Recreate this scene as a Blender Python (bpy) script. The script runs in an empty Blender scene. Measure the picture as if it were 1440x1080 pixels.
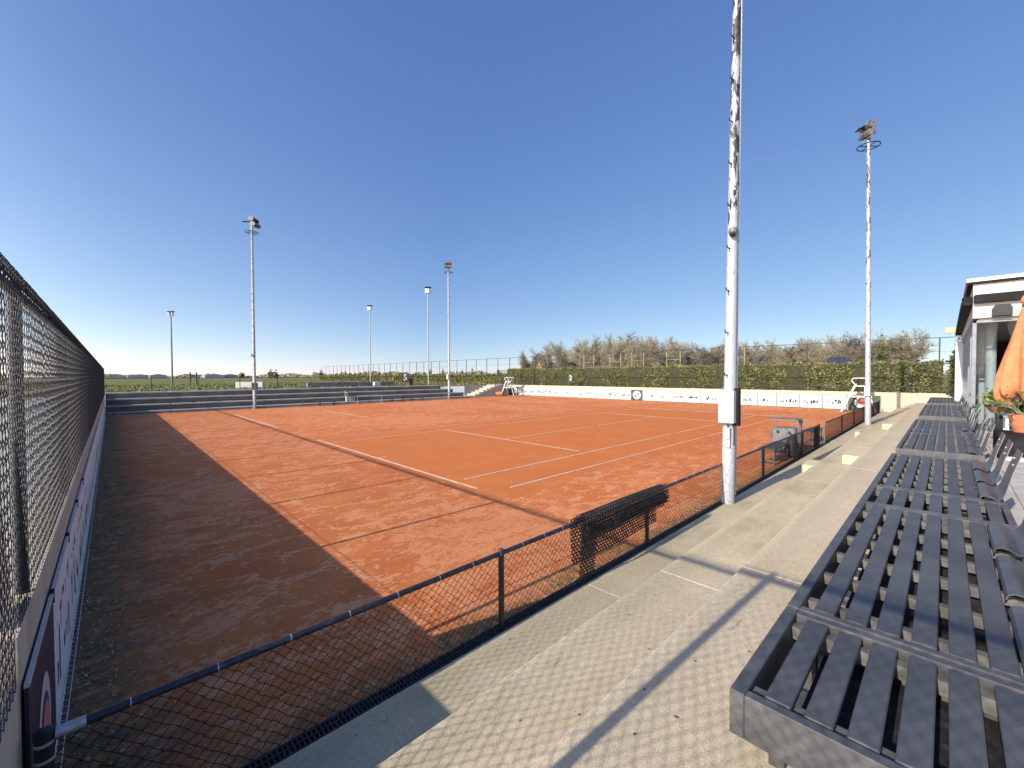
import bpy, math, random
import numpy as np
from mathutils import Vector, Matrix
random.seed(7); rng = np.random.default_rng(11)
S = bpy.context.scene; COL = S.collection
PI = math.pi

# ------------------------------------------------------------------ camera
CAM = np.array([-6.0449, -12.4826, 2.6124])
f_, pit, yaw, roll = 587.0, -0.021085, 0.805842, -0.003767
F = np.array([math.cos(yaw)*math.cos(pit), math.sin(yaw)*math.cos(pit), math.sin(pit)])
R0 = np.array([math.sin(yaw), -math.cos(yaw), 0.]); U0 = np.cross(R0, F)
Rr = R0*math.cos(roll)+U0*math.sin(roll); Ur = -R0*math.sin(roll)+U0*math.cos(roll)
cd = bpy.data.cameras.new('camera'); cam = bpy.data.objects.new('camera', cd); COL.objects.link(cam)
cd.sensor_fit = 'HORIZONTAL'; cd.sensor_width = 36; cd.lens = f_/1440*36
cd.clip_start = .05; cd.clip_end = 80000
m = Matrix.Identity(4)
for i in range(3):
    m[i][0] = Rr[i]; m[i][1] = Ur[i]; m[i][2] = -F[i]; m[i][3] = CAM[i]
cam.matrix_world = m; S.camera = cam
def spot(px, depth):
    """ground position (x, y) seen in a direction at a forward distance (used to read places off the survey)"""
    l = (px-720)/f_*depth
    return (CAM[0]+math.cos(yaw)*depth+math.sin(yaw)*l, CAM[1]+math.sin(yaw)*depth-math.cos(yaw)*l)

# ------------------------------------------------------------------ light
SUN_TAN = 0.507; EL = math.atan(SUN_TAN)
sd = Vector((-1, 0.052, 0)).normalized()*math.cos(EL); sd.z = math.sin(EL)     # towards the sun
W = bpy.data.worlds.new('World'); S.world = W; W.use_nodes = True
nt = W.node_tree; bg = nt.nodes['Background']
sky = nt.nodes.new('ShaderNodeTexSky'); sky.sky_type = 'NISHITA'; sky.sun_disc = False
sky.sun_elevation = EL; sky.sun_rotation = math.atan2(sd.x, sd.y)
sky.altitude = 3000; sky.air_density = 1.0; sky.dust_density = 1.0; sky.ozone_density = 6.0
# colour grade of the Nishita sky (camera-like tone curve per channel) and a paler hazy side towards the sun
def wn(op, a, b):
    n_ = nt.nodes.new('ShaderNodeMath'); n_.operation = op
    for k_, x_ in enumerate((a, b)):
        if hasattr(x_, 'links'): nt.links.new(x_, n_.inputs[k_])
        else: n_.inputs[k_].default_value = x_
    return n_.outputs[0]
sep = nt.nodes.new('ShaderNodeSeparateColor'); nt.links.new(sky.outputs[0], sep.inputs[0]); comb = nt.nodes.new('ShaderNodeCombineColor')
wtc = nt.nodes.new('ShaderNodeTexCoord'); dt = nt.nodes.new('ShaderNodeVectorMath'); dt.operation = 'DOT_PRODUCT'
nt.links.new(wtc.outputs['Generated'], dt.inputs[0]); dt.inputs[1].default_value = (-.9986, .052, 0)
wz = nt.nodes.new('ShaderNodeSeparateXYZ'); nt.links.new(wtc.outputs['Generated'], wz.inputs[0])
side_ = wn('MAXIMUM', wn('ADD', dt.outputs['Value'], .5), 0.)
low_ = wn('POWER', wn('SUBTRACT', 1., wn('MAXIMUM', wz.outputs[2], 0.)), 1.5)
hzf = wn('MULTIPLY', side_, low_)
aur = wn('MULTIPLY', wn('POWER', wn('MAXIMUM', dt.outputs['Value'], 0.), 2.), wn('SUBTRACT', 1., wn('MULTIPLY', wn('MAXIMUM', wz.outputs[2], 0.), .6)))   # added haze glow round the sun, out of view, lifts the shadow fill
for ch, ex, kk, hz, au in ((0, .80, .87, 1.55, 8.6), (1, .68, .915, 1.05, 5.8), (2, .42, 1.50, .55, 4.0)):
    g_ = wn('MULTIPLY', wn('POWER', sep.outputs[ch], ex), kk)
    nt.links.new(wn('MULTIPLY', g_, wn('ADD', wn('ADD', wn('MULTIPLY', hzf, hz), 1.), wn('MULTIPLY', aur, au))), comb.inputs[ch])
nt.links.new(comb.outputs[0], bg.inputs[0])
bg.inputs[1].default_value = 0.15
sl = bpy.data.lights.new('sun', 'SUN'); sl.energy = 4.1; sl.angle = math.radians(.52); sl.color = (1, .90, .765)
so = bpy.data.objects.new('sun', sl); COL.objects.link(so)
so.rotation_euler = sd.to_track_quat('Z', 'Y').to_euler(); so.location = (-30, 0, 30)
S.view_settings.view_transform = 'Standard'; S.view_settings.look = 'None'
S.view_settings.exposure = 0.80; S.view_settings.gamma = 1

# ------------------------------------------------------------------ object helpers
def tag(o, label=None, cat=None, group=None, kind=None):
    if label: o['label'] = label
    if cat: o['category'] = cat
    if group: o['group'] = group
    if kind: o['kind'] = kind
    return o
def empty(name, loc, label=None, cat=None, group=None, rz=0):
    o = bpy.data.objects.new(name, None); COL.objects.link(o)
    o.location = loc; o.rotation_euler = (0, 0, rz); o.empty_display_size = .2
    return tag(o, label, cat, group)
def wloc(o):
    v = Vector((0, 0, 0))
    while o is not None:
        v = v+o.location; o = o.parent
    return v
def link(name, me, mat, parent=None, smooth=False):
    o = bpy.data.objects.new(name, me); COL.objects.link(o)
    if mat is not None and not me.materials: me.materials.append(mat)
    if parent: o.parent = parent
    if smooth: me.polygons.foreach_set('use_smooth', [True]*len(me.polygons))
    return o
def npmesh(name, V, Q):
    """V (n,3) float, Q (m,k) int -> mesh"""
    me = bpy.data.meshes.new(name); V = np.asarray(V, np.float32); Q = np.asarray(Q, np.int32)
    k = Q.shape[1]
    me.vertices.add(len(V)); me.vertices.foreach_set('co', V.ravel())
    me.loops.add(Q.size); me.loops.foreach_set('vertex_index', Q.ravel())
    me.polygons.add(len(Q)); me.polygons.foreach_set('loop_start', np.arange(len(Q), dtype=np.int32)*k)
    me.update(calc_edges=True); return me
def copy_tree(o, parent=None):
    c = o.copy(); COL.objects.link(c); c.parent = parent
    for ch in list(o.children): copy_tree(ch, c)
    return c

class MB:
    def __init__(s): s.v = []; s.f = []
    def add(s, vs, fs):
        n = len(s.v); s.v += [tuple(p) for p in vs]; s.f += [tuple(i+n for i in q) for q in fs]; return s
    def box(s, x0, x1, y0, y1, z0, z1):
        vs = [(x, y, z) for z in (z0, z1) for y in (y0, y1) for x in (x0, x1)]
        return s.add(vs, [(0, 2, 3, 1), (4, 5, 7, 6), (0, 1, 5, 4), (2, 6, 7, 3), (0, 4, 6, 2), (1, 3, 7, 5)])
    def cbox(s, x0, x1, y0, y1, z0, z1, c=.004):
        """box with chamfered vertical and top edges"""
        ring = lambda d: [(x0+d+c, y0+d), (x1-d-c, y0+d), (x1-d, y0+d+c), (x1-d, y1-d-c), (x1-d-c, y1-d), (x0+d+c, y1-d), (x0+d, y1-d-c), (x0+d, y0+d+c)]
        vs = [(x, y, z0) for x, y in ring(0)]+[(x, y, z1-c) for x, y in ring(0)]+[(x, y, z1) for x, y in ring(c)]
        fs = [tuple(range(7, -1, -1)), tuple(range(16, 24))]
        for k in (0, 8):
            for i in range(8): j = (i+1) % 8; fs.append((k+i, k+j, k+8+j, k+8+i))
        return s.add(vs, fs)
    def tube(s, path, r, n=8, cap=True):
        P = [Vector(p) for p in path]; rs = r if isinstance(r, (list, tuple)) else [r]*len(P)
        rings = []; prev = None
        for i, p in enumerate(P):
            t = (P[min(i+1, len(P)-1)]-P[max(i-1, 0)]).normalized()
            if prev is None:
                a = Vector((0, 0, 1)) if abs(t.z) < .9 else Vector((1, 0, 0)); u = t.cross(a).normalized()
            else: u = (prev-t*prev.dot(t)).normalized()
            prev = u; w = t.cross(u)
            rings.append([p+(u*math.cos(2*PI*k/n)+w*math.sin(2*PI*k/n))*rs[i] for k in range(n)])
        vs = [q for g in rings for q in g]; fs = []
        for i in range(len(P)-1):
            for k in range(n):
                j = (k+1) % n; fs.append((i*n+k, i*n+j, (i+1)*n+j, (i+1)*n+k))
        if cap: fs += [tuple(range(n-1, -1, -1)), tuple(range((len(P)-1)*n, len(P)*n))]
        return s.add(vs, fs)
    def lathe(s, prof, n=16, c=(0, 0, 0)):
        vs = []; fs = []
        for r, z in prof:
            for k in range(n): vs.append((c[0]+r*math.cos(2*PI*k/n), c[1]+r*math.sin(2*PI*k/n), c[2]+z))
        for i in range(len(prof)-1):
            for k in range(n):
                j = (k+1) % n; fs.append((i*n+k, i*n+j, (i+1)*n+j, (i+1)*n+k))
        fs += [tuple(range(n-1, -1, -1)), tuple(range((len(prof)-1)*n, len(prof)*n))]
        return s.add(vs, fs)
    def prism(s, poly, ax, a, b):
        """poly of 2-D points swept along axis ax from a to b (the two other axes keep their order)"""
        def p3(q, t):
            return {0: (t, q[0], q[1]), 1: (q[0], t, q[1]), 2: (q[0], q[1], t)}[ax]
        n = len(poly); vs = [p3(q, a) for q in poly]+[p3(q, b) for q in poly]
        fs = [tuple(range(n)), tuple(range(2*n-1, n-1, -1))]+[(i, i+n, (i+1) % n+n, (i+1) % n) for i in range(n)]
        return s.add(vs, fs)
    def xf(s, M, start=0):
        for i in range(start, len(s.v)): s.v[i] = tuple(M @ Vector(s.v[i]))
        return s
    def build(s, name, mat, parent=None, smooth=False, fix=False):
        off = wloc(parent) if parent else Vector((0, 0, 0))
        me = bpy.data.meshes.new(name); me.from_pydata([tuple(Vector(p)-off) for p in s.v], [], s.f); me.update()
        if fix:
            import bmesh
            bm = bmesh.new(); bm.from_mesh(me); bmesh.ops.recalc_face_normals(bm, faces=bm.faces); bm.to_mesh(me); bm.free()
        o = link(name, me, mat, parent)
        if smooth:
            me.polygons.foreach_set('use_smooth', [True]*len(me.polygons))
            me.set_sharp_from_angle(angle=math.radians(40))
        return o
def leaf_mesh(name, P, size, flat=0., jit=.4):
    """one small quad per point, random tilt"""
    n = len(P); P = np.asarray(P)
    a = rng.normal(size=(n, 3)); a[:, 2] *= (1-flat); a /= np.linalg.norm(a, axis=1)[:, None]+1e-9
    b = rng.normal(size=(n, 3)); b[:, 2] *= (1-flat); b -= a*(a*b).sum(1)[:, None]; b /= np.linalg.norm(b, axis=1)[:, None]+1e-9
    sz = size*(1+jit*rng.normal(size=(n, 1))).clip(.4, 2)
    V = np.stack([P-a*sz, P-b*sz*.55, P+a*sz, P+b*sz*.55], 1).reshape(-1, 3)
    return npmesh(name, V, np.arange(4*n).reshape(-1, 4))

# ------------------------------------------------------------------ materials
class NT:
    def __init__(s, name):
        s.m = bpy.data.materials.new(name); s.m.use_nodes = True; s.t = s.m.node_tree
        s.b = s.t.nodes['Principled BSDF']; s.n = s.t.nodes; s.L = s.t.links.new
        s.geo = s.n.new('ShaderNodeNewGeometry'); s.pos = s.geo.outputs['Position']
    def obj(s):
        t = s.n.new('ShaderNodeTexCoord'); return t.outputs['Object']
    def sc(s, v, k):
        t = s.n.new('ShaderNodeVectorMath'); t.operation = 'MULTIPLY'; s.L(v, t.inputs[0]); t.inputs[1].default_value = k if isinstance(k, tuple) else (k, k, k); return t.outputs[0]
    def noise(s, v, scale, detail=4, rough=.55, dist=0.):
        t = s.n.new('ShaderNodeTexNoise'); s.L(v, t.inputs['Vector'])
        t.inputs['Scale'].default_value = scale; t.inputs['Detail'].default_value = detail; t.inputs['Roughness'].default_value = rough; t.inputs['Distortion'].default_value = dist
        return t.outputs['Fac']
    def ma(s, op, a, b=0., c=0., clamp=False):
        t = s.n.new('ShaderNodeMath'); t.operation = op; t.use_clamp = clamp
        for i, x in enumerate((a, b, c)):
            if hasattr(x, 'links'): s.L(x, t.inputs[i])
            else: t.inputs[i].default_value = x
        return t.outputs[0]
    def ss(s, x, lo, hi):
        t = s.n.new('ShaderNodeMapRange'); t.interpolation_type = 'SMOOTHSTEP'
        s.L(x, t.inputs[0])
        for i, q in ((1, lo), (2, hi)):
            if hasattr(q, 'links'): s.L(q, t.inputs[i])
            else: t.inputs[i].default_value = q
        return t.outputs[0]
    def mix(s, fac, a, b, mode='MIX'):
        t = s.n.new('ShaderNodeMix'); t.data_type = 'RGBA'; t.blend_type = mode
        for i, x in ((0, fac), (6, a), (7, b)):
            if hasattr(x, 'links'): s.L(x, t.inputs[i])
            elif i == 0: t.inputs[0].default_value = x
            else: t.inputs[i].default_value = (*x, 1)
        return t.outputs[2]
    def xyz(s, v=None):
        t = s.n.new('ShaderNodeSeparateXYZ'); s.L(v or s.pos, t.inputs[0]); return t.outputs
    def col(s, c):
        if hasattr(c, 'links'): s.L(c, s.b.inputs['Base Color'])
        else: s.b.inputs['Base Color'].default_value = (*c, 1)
    def rough(s, r, spec=.3, metal=0.):
        if hasattr(r, 'links'): s.L(r, s.b.inputs['Roughness'])
        else: s.b.inputs['Roughness'].default_value = r
        s.b.inputs['Specular IOR Level'].default_value = spec; s.b.inputs['Metallic'].default_value = metal
    def bump(s, h, strength=.3, dist=.01):
        t = s.n.new('ShaderNodeBump'); t.inputs['Strength'].default_value = strength; t.inputs['Distance'].default_value = dist
        s.L(h, t.inputs['Height']); s.L(t.outputs[0], s.b.inputs['Normal'])
def mk(name, c, c2=None, scale=3., lo=.4, hi=.62, rough=.75, spec=.3, metal=0., grain=0., gscale=80., bump=0., bscale=60., stretch=(1, 1, 1), local=False):
    q = NT(name); v = q.obj() if local else q.pos
    v = q.sc(v, stretch)
    out = None
    if c2 is not None: out = q.mix(q.ss(q.noise(v, scale, 6, .6), lo, hi), c, c2)
    if grain:
        g = q.ss(q.noise(v, gscale, 3, .6), .3, .7)
        d = tuple(x*(1-grain) for x in c); e = tuple(min(1, x*(1+grain)) for x in c)
        out = q.mix(g, d, e) if out is None else q.mix(1., out, q.mix(g, (1-grain,)*3, (1+grain*.6,)*3), 'MULTIPLY')
    q.col(out if out is not None else c); q.rough(rough, spec, metal)
    if bump: q.bump(q.noise(v, bscale, 4, .6), bump, .01)
    return q.m

def clay_mat():
    q = NT('red_clay'); X, Y, Z = q.xyz()
    v = q.sc(q.pos, (.75, 1.1, 1))
    big = q.noise(q.pos, .16, 3, .5); patch = q.noise(v, 2.7, 10, .68, .6); med = q.noise(q.sc(q.pos, (1, 1.5, 1)), 11.5, 8, .68, .5)
    inx = q.ma('MULTIPLY', q.ss(X, -.6, .6), q.ma('SUBTRACT', 1, q.ss(X, 23.2, 24.6)))
    ay = q.ma('ABSOLUTE', Y); in1 = q.ma('SUBTRACT', 1, q.ss(ay, 5.0, 6.6))
    play = q.ma('MULTIPLY', inx, in1)
    thr = q.ma('ADD', q.ma('ADD', .515, q.ma('MULTIPLY', play, .105)), q.ma('MULTIPLY', q.ma('SUBTRACT', big, .5), .32))
    val = q.ma('ADD', q.ma('MULTIPLY', patch, .56), q.ma('MULTIPLY', med, .44))
    pm = q.ss(q.ma('SUBTRACT', val, thr), -.006, .016)
    base = q.mix(q.ss(q.noise(q.pos, .9, 5, .6), .3, .7), (.475, .138, .044), (.545, .180, .060))
    base = q.mix(q.ma('MULTIPLY', play, .5), base, (.525, .160, .045))
    dry = q.mix(q.ss(med, .35, .65), (.64, .268, .125), (.70, .325, .165))
    c = q.mix(q.ma('MULTIPLY', q.ma('MULTIPLY', pm, q.ma('ADD', .55, q.ma('MULTIPLY', q.ss(big, .35, .65), .4))), .95), base, dry)
    g = q.noise(q.pos, 150, 3, .7); g2 = q.noise(q.pos, 38, 4, .6)
    c = q.mix(1., c, q.mix(q.ss(g, .3, .7), (.86,)*3, (1.10,)*3), 'MULTIPLY')
    c = q.mix(1., c, q.mix(q.ss(g2, .3, .7), (.92,)*3, (1.06,)*3), 'MULTIPLY')
    dm = q.noise(q.sc(q.pos, (.22, 9, 1)), 1.2, 5, .65)        # drag-mat sweeps along the court
    c = q.mix(1., c, q.mix(q.ss(dm, .35, .65), (.965,)*3, (1.03,)*3), 'MULTIPLY')
    fp = q.ma('MULTIPLY', q.ss(q.noise(q.pos, 5.2, 2, .5, .2), .70, .75), q.ss(q.noise(q.pos, .5, 3, .5), .48, .6)); c = q.mix(q.ma('MULTIPLY', fp, .35), c, (.36, .10, .035))
    # moss and dirt along the foot of the left wall, sand-worn strip along the near fence
    ms = q.ma('SUBTRACT', 1, q.ss(q.ma('ADD', X, q.ma('MULTIPLY', q.noise(q.pos, 1.3, 6, .65), -1.5)), -7.0, -6.0))
    mc = q.mix(q.ss(q.noise(q.pos, 14, 5, .65), .35, .65), (.085, .070, .030), (.20, .15, .085))
    c = q.mix(q.ma('MULTIPLY', ms, q.ss(q.noise(q.pos, 7, 5, .6), .25, .55)), c, mc)
    ns = q.ma('SUBTRACT', 1, q.ss(q.ma('ADD', Y, q.ma('MULTIPLY', q.noise(q.pos, 1.6, 6, .65), -.9)), -9.75, -9.25))
    c = q.mix(q.ma('MULTIPLY', ns, q.ss(q.noise(q.pos, 9, 5, .6), .3, .6)), c, (.17, .115, .05))
    q.col(c); q.rough(.95, .1)
    q.bump(q.ma('ADD', q.ma('MULTIPLY', g2, .6), q.ma('ADD', q.ma('MULTIPLY', g, .35), q.ma('MULTIPLY', pm, .25))), .45, .012)
    return q.m
def concrete_mat(name, a, b, green=0., speck=.25, lip=False):
    q = NT(name); X, Y, Z = q.xyz()
    c = q.mix(q.ss(q.noise(q.pos, .9, 6, .62), .3, .7), a, b)
    c = q.mix(1., c, q.mix(q.ss(q.noise(q.pos, 160, 2, .7), .3, .7), (1-speck,)*3, (1+speck*.6,)*3), 'MULTIPLY')
    c = q.mix(1., c, q.mix(q.ss(q.noise(q.pos, 22, 4, .6), .3, .7), (.93,)*3, (1.06,)*3), 'MULTIPLY')
    if green:
        gm = q.ma('MULTIPLY', q.ss(q.noise(q.sc(q.pos, (.5, 1.3, 1)), 1.1, 6, .65), .5, .72), green)
        c = q.mix(gm, c, (.20, .185, .085))
        st = q.ss(q.noise(q.sc(q.pos, (.6, 3, 1)), 2.6, 6, .7), .66, .74)
        c = q.mix(q.ma('MULTIPLY', st, .55), c, (.10, .075, .045))
    if lip:      # pale worn nosing, cracks and a few rust stains
        wob = q.ma('MULTIPLY', q.ma('SUBTRACT', q.noise(q.pos, 9, 4, .6), .5), .05)
        for yl in (-9.43, -10.305, -11.205):
            d_ = q.ma('SUBTRACT', yl, q.ma('ADD', Y, wob)); k_ = q.ma('MULTIPLY', q.ss(d_, -.03, -.01), q.ma('SUBTRACT', 1, q.ss(d_, .006, .020)))
            c = q.mix(q.ma('MULTIPLY', k_, .30), c, (.74, .66, .50))
            k2 = q.ma('MULTIPLY', q.ss(d_, .03, .10), q.ma('SUBTRACT', 1, q.ss(d_, .12, .42)))
            c = q.mix(q.ma('MULTIPLY', k2, .16), c, (.19, .155, .10))
        vo = q.n.new('ShaderNodeTexVoronoi'); vo.feature = 'DISTANCE_TO_EDGE'; vo.inputs['Scale'].default_value = .33
        vw = q.n.new('ShaderNodeVectorMath'); vw.operation = 'ADD'; nz = q.n.new('ShaderNodeTexNoise'); nz.inputs['Scale'].default_value = 2.2; nz.inputs['Detail'].default_value = 6; q.L(q.pos, nz.inputs['Vector'])
        q.L(q.pos, vw.inputs[0]); q.L(nz.outputs['Color'], vw.inputs[1]); q.L(vw.outputs[0], vo.inputs['Vector'])
        ck = q.ma('MULTIPLY', q.ma('SUBTRACT', 1, q.ss(vo.outputs['Distance'], .0012, .004)), q.ss(q.noise(q.pos, .8, 3, .5), .50, .60))
        c = q.mix(q.ma('MULTIPLY', ck, .22), c, (.14, .11, .07))
        ru = q.ss(q.noise(q.pos, 3.4, 5, .6), .70, .76); c = q.mix(q.ma('MULTIPLY', ru, .35), c, (.26, .13, .06))
    q.col(c); q.rough(.9, .2); q.bump(q.noise(q.pos, 150, 3, .7), .25, .004); return q.m
def paint_mat(name, flake, lo, lean=0.):
    """white paint flaking off dark primer, bare galvanised steel on the lowest metres"""
    q = NT(name); o = q.obj(); X, Y, Z = q.xyz(o)
    v = q.sc(o, (1, 1, .27))
    n = q.noise(v, 9.5, 6, .62, .4)
    hi = q.ss(Z, 1.5, 10.); th = q.ma('SUBTRACT', lo, q.ma('MULTIPLY', hi, flake))
    side = q.ma('MULTIPLY', q.ma('SUBTRACT', q.ss(q.ma('SUBTRACT', X, q.ma('MULTIPLY', Z, lean)), -.01, .085), 0), .13)
    fl = q.ss(q.ma('ADD', n, side), th, q.ma('ADD', th, .012))
    white = q.mix(q.ss(q.noise(v, 30, 4, .6), .3, .7), (.27, .28, .30), (.35, .36, .38))
    c = q.mix(fl, white, q.mix(q.ss(q.noise(v, 26, 3, .6), .4, .6), (.016, .017, .020), (.045, .042, .042)))
    galv = q.mix(q.ss(q.noise(o, 26, 4, .6), .35, .65), (.24, .255, .28), (.40, .41, .435))
    low = q.ma('SUBTRACT', 1, q.ss(q.ma('ADD', Z, q.ma('MULTIPLY', q.noise(o, 9, 4, .6), .3)), 1.55, 1.62))
    c = q.mix(low, c, galv); q.col(c); q.rough(.5, .4); return q.m
def chain_mat(): return mk('black_plastic_wire', (.030, .031, .036), rough=.38, spec=.5)
def mesh_dark(name, c): return mk(name, c, rough=.5, spec=.4)

M = {}
M['clay'] = clay_mat()
M['line'] = mk('line_tape', (.55, .49, .385), (.54, .32, .19), 3.5, .44, .64, .8, .2)
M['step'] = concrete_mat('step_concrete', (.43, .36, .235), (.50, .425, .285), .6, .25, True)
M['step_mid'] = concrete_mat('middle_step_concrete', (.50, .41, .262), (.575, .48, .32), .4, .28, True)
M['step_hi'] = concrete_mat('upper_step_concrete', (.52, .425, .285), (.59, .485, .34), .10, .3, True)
M['riser'] = concrete_mat('shaded_riser', (.13, .122, .108), (.20, .188, .165), .3)  # stand concrete darkened, the risers' shade is put into the colour
M['grey_conc'] = concrete_mat('stand_concrete', (.30, .29, .27), (.40, .385, .35), .2)
def wall_mat():
    q = NT('wall_concrete')
    st = q.noise(q.sc(q.pos, (1, 1, .03)), 26, 3, .6)
    c = q.mix(q.ss(st, .3, .7), (.40, .345, .26), (.52, .46, .36))
    c = q.mix(q.ma('MULTIPLY', q.ss(q.noise(q.sc(q.pos, (1, 1, .4)), 2.3, 6, .65), .5, .75), .5), c, (.27, .23, .165))
    c = q.mix(1., c, q.mix(q.noise(q.pos, 90, 3, .6), (.9,)*3, (1.1,)*3), 'MULTIPLY')
    q.col(c); q.rough(.9, .2); q.bump(st, .3, .01); return q.m
M['wall'] = wall_mat()
M['cream'] = concrete_mat('cream_block', (.50, .43, .26), (.58, .51, .33), .1, .12)
M['wire'] = chain_mat()
M['wire_dark'] = mk('black_wire', (.010, .010, .012), rough=.4, spec=.35)
M['rail'] = mk('black_rail', (.022, .023, .03), (.06, .06, .075), 18, .5, .7, .42, .45)
M['galv'] = mk('galvanised_steel', (.38, .40, .43), (.52, .54, .57), 20, .35, .65, .45, .5, .6)
M['pole'] = paint_mat('flaking_white_paint', .13, .675)
M['pole_lean'] = paint_mat('flaking_white_paint_near', .225, .69, .03)
M['pole_far'] = mk('pale_pole', (.27, .275, .285), (.36, .365, .375), 6, .4, .6, .5, .4)
M['pole_dark'] = mk('dark_pole', (.10, .09, .09), (.2, .18, .17), 5, .4, .6, .5, .4)
M['lamp'] = mk('lamp_housing', (.07, .07, .07), (.15, .145, .14), 5, .4, .6, .5, .4)
M['lamp_white'] = mk('white_lamp_shell', (.55, .56, .57), rough=.4)
M['glassface'] = mk('lamp_glass', (.42, .42, .40), rough=.15, spec=.6)
M['black'] = mk('black_plastic', (.014, .014, .016), (.03, .03, .033), 30, .4, .7, .6, .35)
M['rubber'] = mk('black_rubber', (.022, .021, .022), (.055, .048, .045), 16, .45, .7, .62, .35)
def bench_mat():
    q = NT('slat_plastic'); v = q.pos
    c = q.mix(q.ss(q.noise(v, 2.2, 5, .6), .35, .65), (.054, .055, .058), (.080, .081, .084))
    sc = q.ss(q.noise(q.sc(v, (2, 9, 2)), 7, 6, .75, 1.5), .70, .735)
    c = q.mix(q.ma('MULTIPLY', sc, .35), c, (.24, .24, .26))
    c = q.mix(q.ma('MULTIPLY', q.ss(q.noise(v, 55, 2, .5), .80, .83), .8), c, (.55, .55, .52))
    q.col(c); q.rough(q.ma('ADD', .38, q.ma('MULTIPLY', q.noise(v, 9, 4, .6), .22)), .4); return q.m
M['slat'] = bench_mat()
M['benchframe'] = mk('bench_frame', (.062, .062, .066), (.095, .094, .094), 7, .4, .65, .48, .4, grain=.12, gscale=40)
M['bracket'] = mk('bracket_steel', (.065, .066, .070), (.10, .10, .105), 6, .35, .65, .38, .5, .2)
M['joist'] = mk('joist', (.085, .083, .078), (.14, .136, .125), 9, .4, .6, .8)
M['white'] = mk('white_paint', (.50, .50, .49), (.44, .435, .42), 4, .5, .75, .5, .35)
M['offwhite'] = mk('render_white', (.45, .45, .445), (.41, .41, .405), 3, .4, .7, .85, .2, grain=.06)
M['charcoal'] = mk('charcoal_metal', (.010, .0105, .012), (.017, .0175, .02), 5, .4, .6, .7, .12)
M['bluegrey'] = mk('grey_frame', (.14, .16, .19), (.19, .21, .24), 5, .4, .6, .4, .45)
M['board'] = mk('white_board', (.44, .445, .445), (.39, .40, .405), 2.5, .45, .75, .5, .3)
M['boardblue'] = mk('pale_board', (.74, .75, .72), (.62, .63, .61), 2.5, .4, .75, .5, .3)
M['ink'] = mk('print_ink', (.04, .05, .06), rough=.5)
M['inkgrey'] = mk('grey_print_ink', (.30, .33, .35), rough=.5)
M['inkred'] = mk('red_print_ink', (.36, .07, .05), rough=.5)
M['navy'] = mk('navy_board', (.022, .022, .045), (.035, .032, .06), 5, .4, .7, .5)
M['blue'] = mk('blue_print', (.035, .05, .22), rough=.5)
M['redprint'] = mk('salmon_print', (.62, .17, .13), rough=.5)
M['green'] = mk('green_board', (.040, .060, .052), (.06, .08, .07), 3, .4, .7, .5)
M['grass'] = None
def grass_mat():
    q = NT('grass'); X, Y, Z = q.xyz()
    n = q.noise(q.pos, .35, 7, .65); n2 = q.noise(q.pos, 6, 5, .7)
    c = q.mix(q.ss(n, .35, .65), (.115, .125, .030), (.21, .185, .065))
    c = q.mix(q.ss(n2, .35, .65), c, (.15, .16, .05))
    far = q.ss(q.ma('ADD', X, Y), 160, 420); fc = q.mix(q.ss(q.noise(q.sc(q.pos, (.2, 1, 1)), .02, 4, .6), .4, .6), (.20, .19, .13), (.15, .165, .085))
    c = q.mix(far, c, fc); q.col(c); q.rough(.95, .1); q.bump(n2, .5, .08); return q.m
M['grass'] = grass_mat()
M['hedge'] = None
def leafmat(name, a, b, c3, sc=1.2):
    q = NT(name); g = q.geo.outputs['Random Per Island']
    c = q.mix(g, a, b); c = q.mix(q.ss(q.noise(q.pos, sc, 5, .6), .45, .68), c, c3)
    q.col(c); q.rough(.6, .3); return q.m
M['hedge'] = leafmat('hedge_leaves', (.056, .072, .018), (.175, .182, .052), (.23, .205, .082), 1.6)
M['ivy'] = leafmat('ivy_leaves', (.035, .06, .015), (.10, .13, .035), (.14, .15, .04), 1.)
M['bush'] = leafmat('bush_leaves', (.07, .09, .022), (.17, .17, .05), (.22, .19, .07), .5)
M['yellow'] = leafmat('yellow_blossom', (.42, .36, .10), (.55, .47, .16), (.36, .33, .12), 1.)
M['conif'] = leafmat('dark_needles', (.02, .04, .014), (.06, .085, .03), (.09, .10, .035), 1.)
M['potleaf'] = leafmat('pot_leaves', (.05, .09, .02), (.16, .21, .05), (.28, .28, .11), 3.)
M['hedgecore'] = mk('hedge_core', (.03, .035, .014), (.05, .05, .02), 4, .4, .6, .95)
M['bark'] = mk('winter_bark', (.225, .195, .138), (.33, .29, .212), 1.4, .35, .65, .9)
M['bark_olive'] = mk('olive_bark', (.225, .20, .13), (.325, .295, .20), 1.2, .35, .65, .9)
M['bark_dark'] = mk('dark_bark', (.15, .13, .105), (.24, .21, .17), 1.4, .35, .65, .9)
M['brick'] = mk('brick_wall', (.20, .07, .045), (.28, .11, .07), 1.5, .4, .6, .9)
M['rooft'] = mk('dark_roof_tile', (.07, .045, .04), (.11, .06, .05), 1.5, .4, .6, .8)
M['solar'] = mk('solar_cells', (.02, .025, .045), (.05, .06, .085), 6, .4, .6, .12, .6)
M['green_glass'] = mk('greenhouse_glass', (.30, .31, .33), (.24, .25, .27), .2, .4, .6, .3, .5)
M['orange'] = None
def cloth_mat(name, a, b):
    q = NT(name); c = q.mix(q.ss(q.noise(q.pos, 5, 5, .6), .3, .7), a, b)
    q.col(c); q.rough(.85, .15); q.bump(q.noise(q.pos, 14, 3, .5), .35, .02); return q.m
M['orange'] = cloth_mat('orange_cloth', (.44, .165, .075), (.52, .215, .105))
M['terracotta'] = mk('orange_pot', (.36, .13, .065), (.46, .19, .10), 5, .4, .65, .8)
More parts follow.
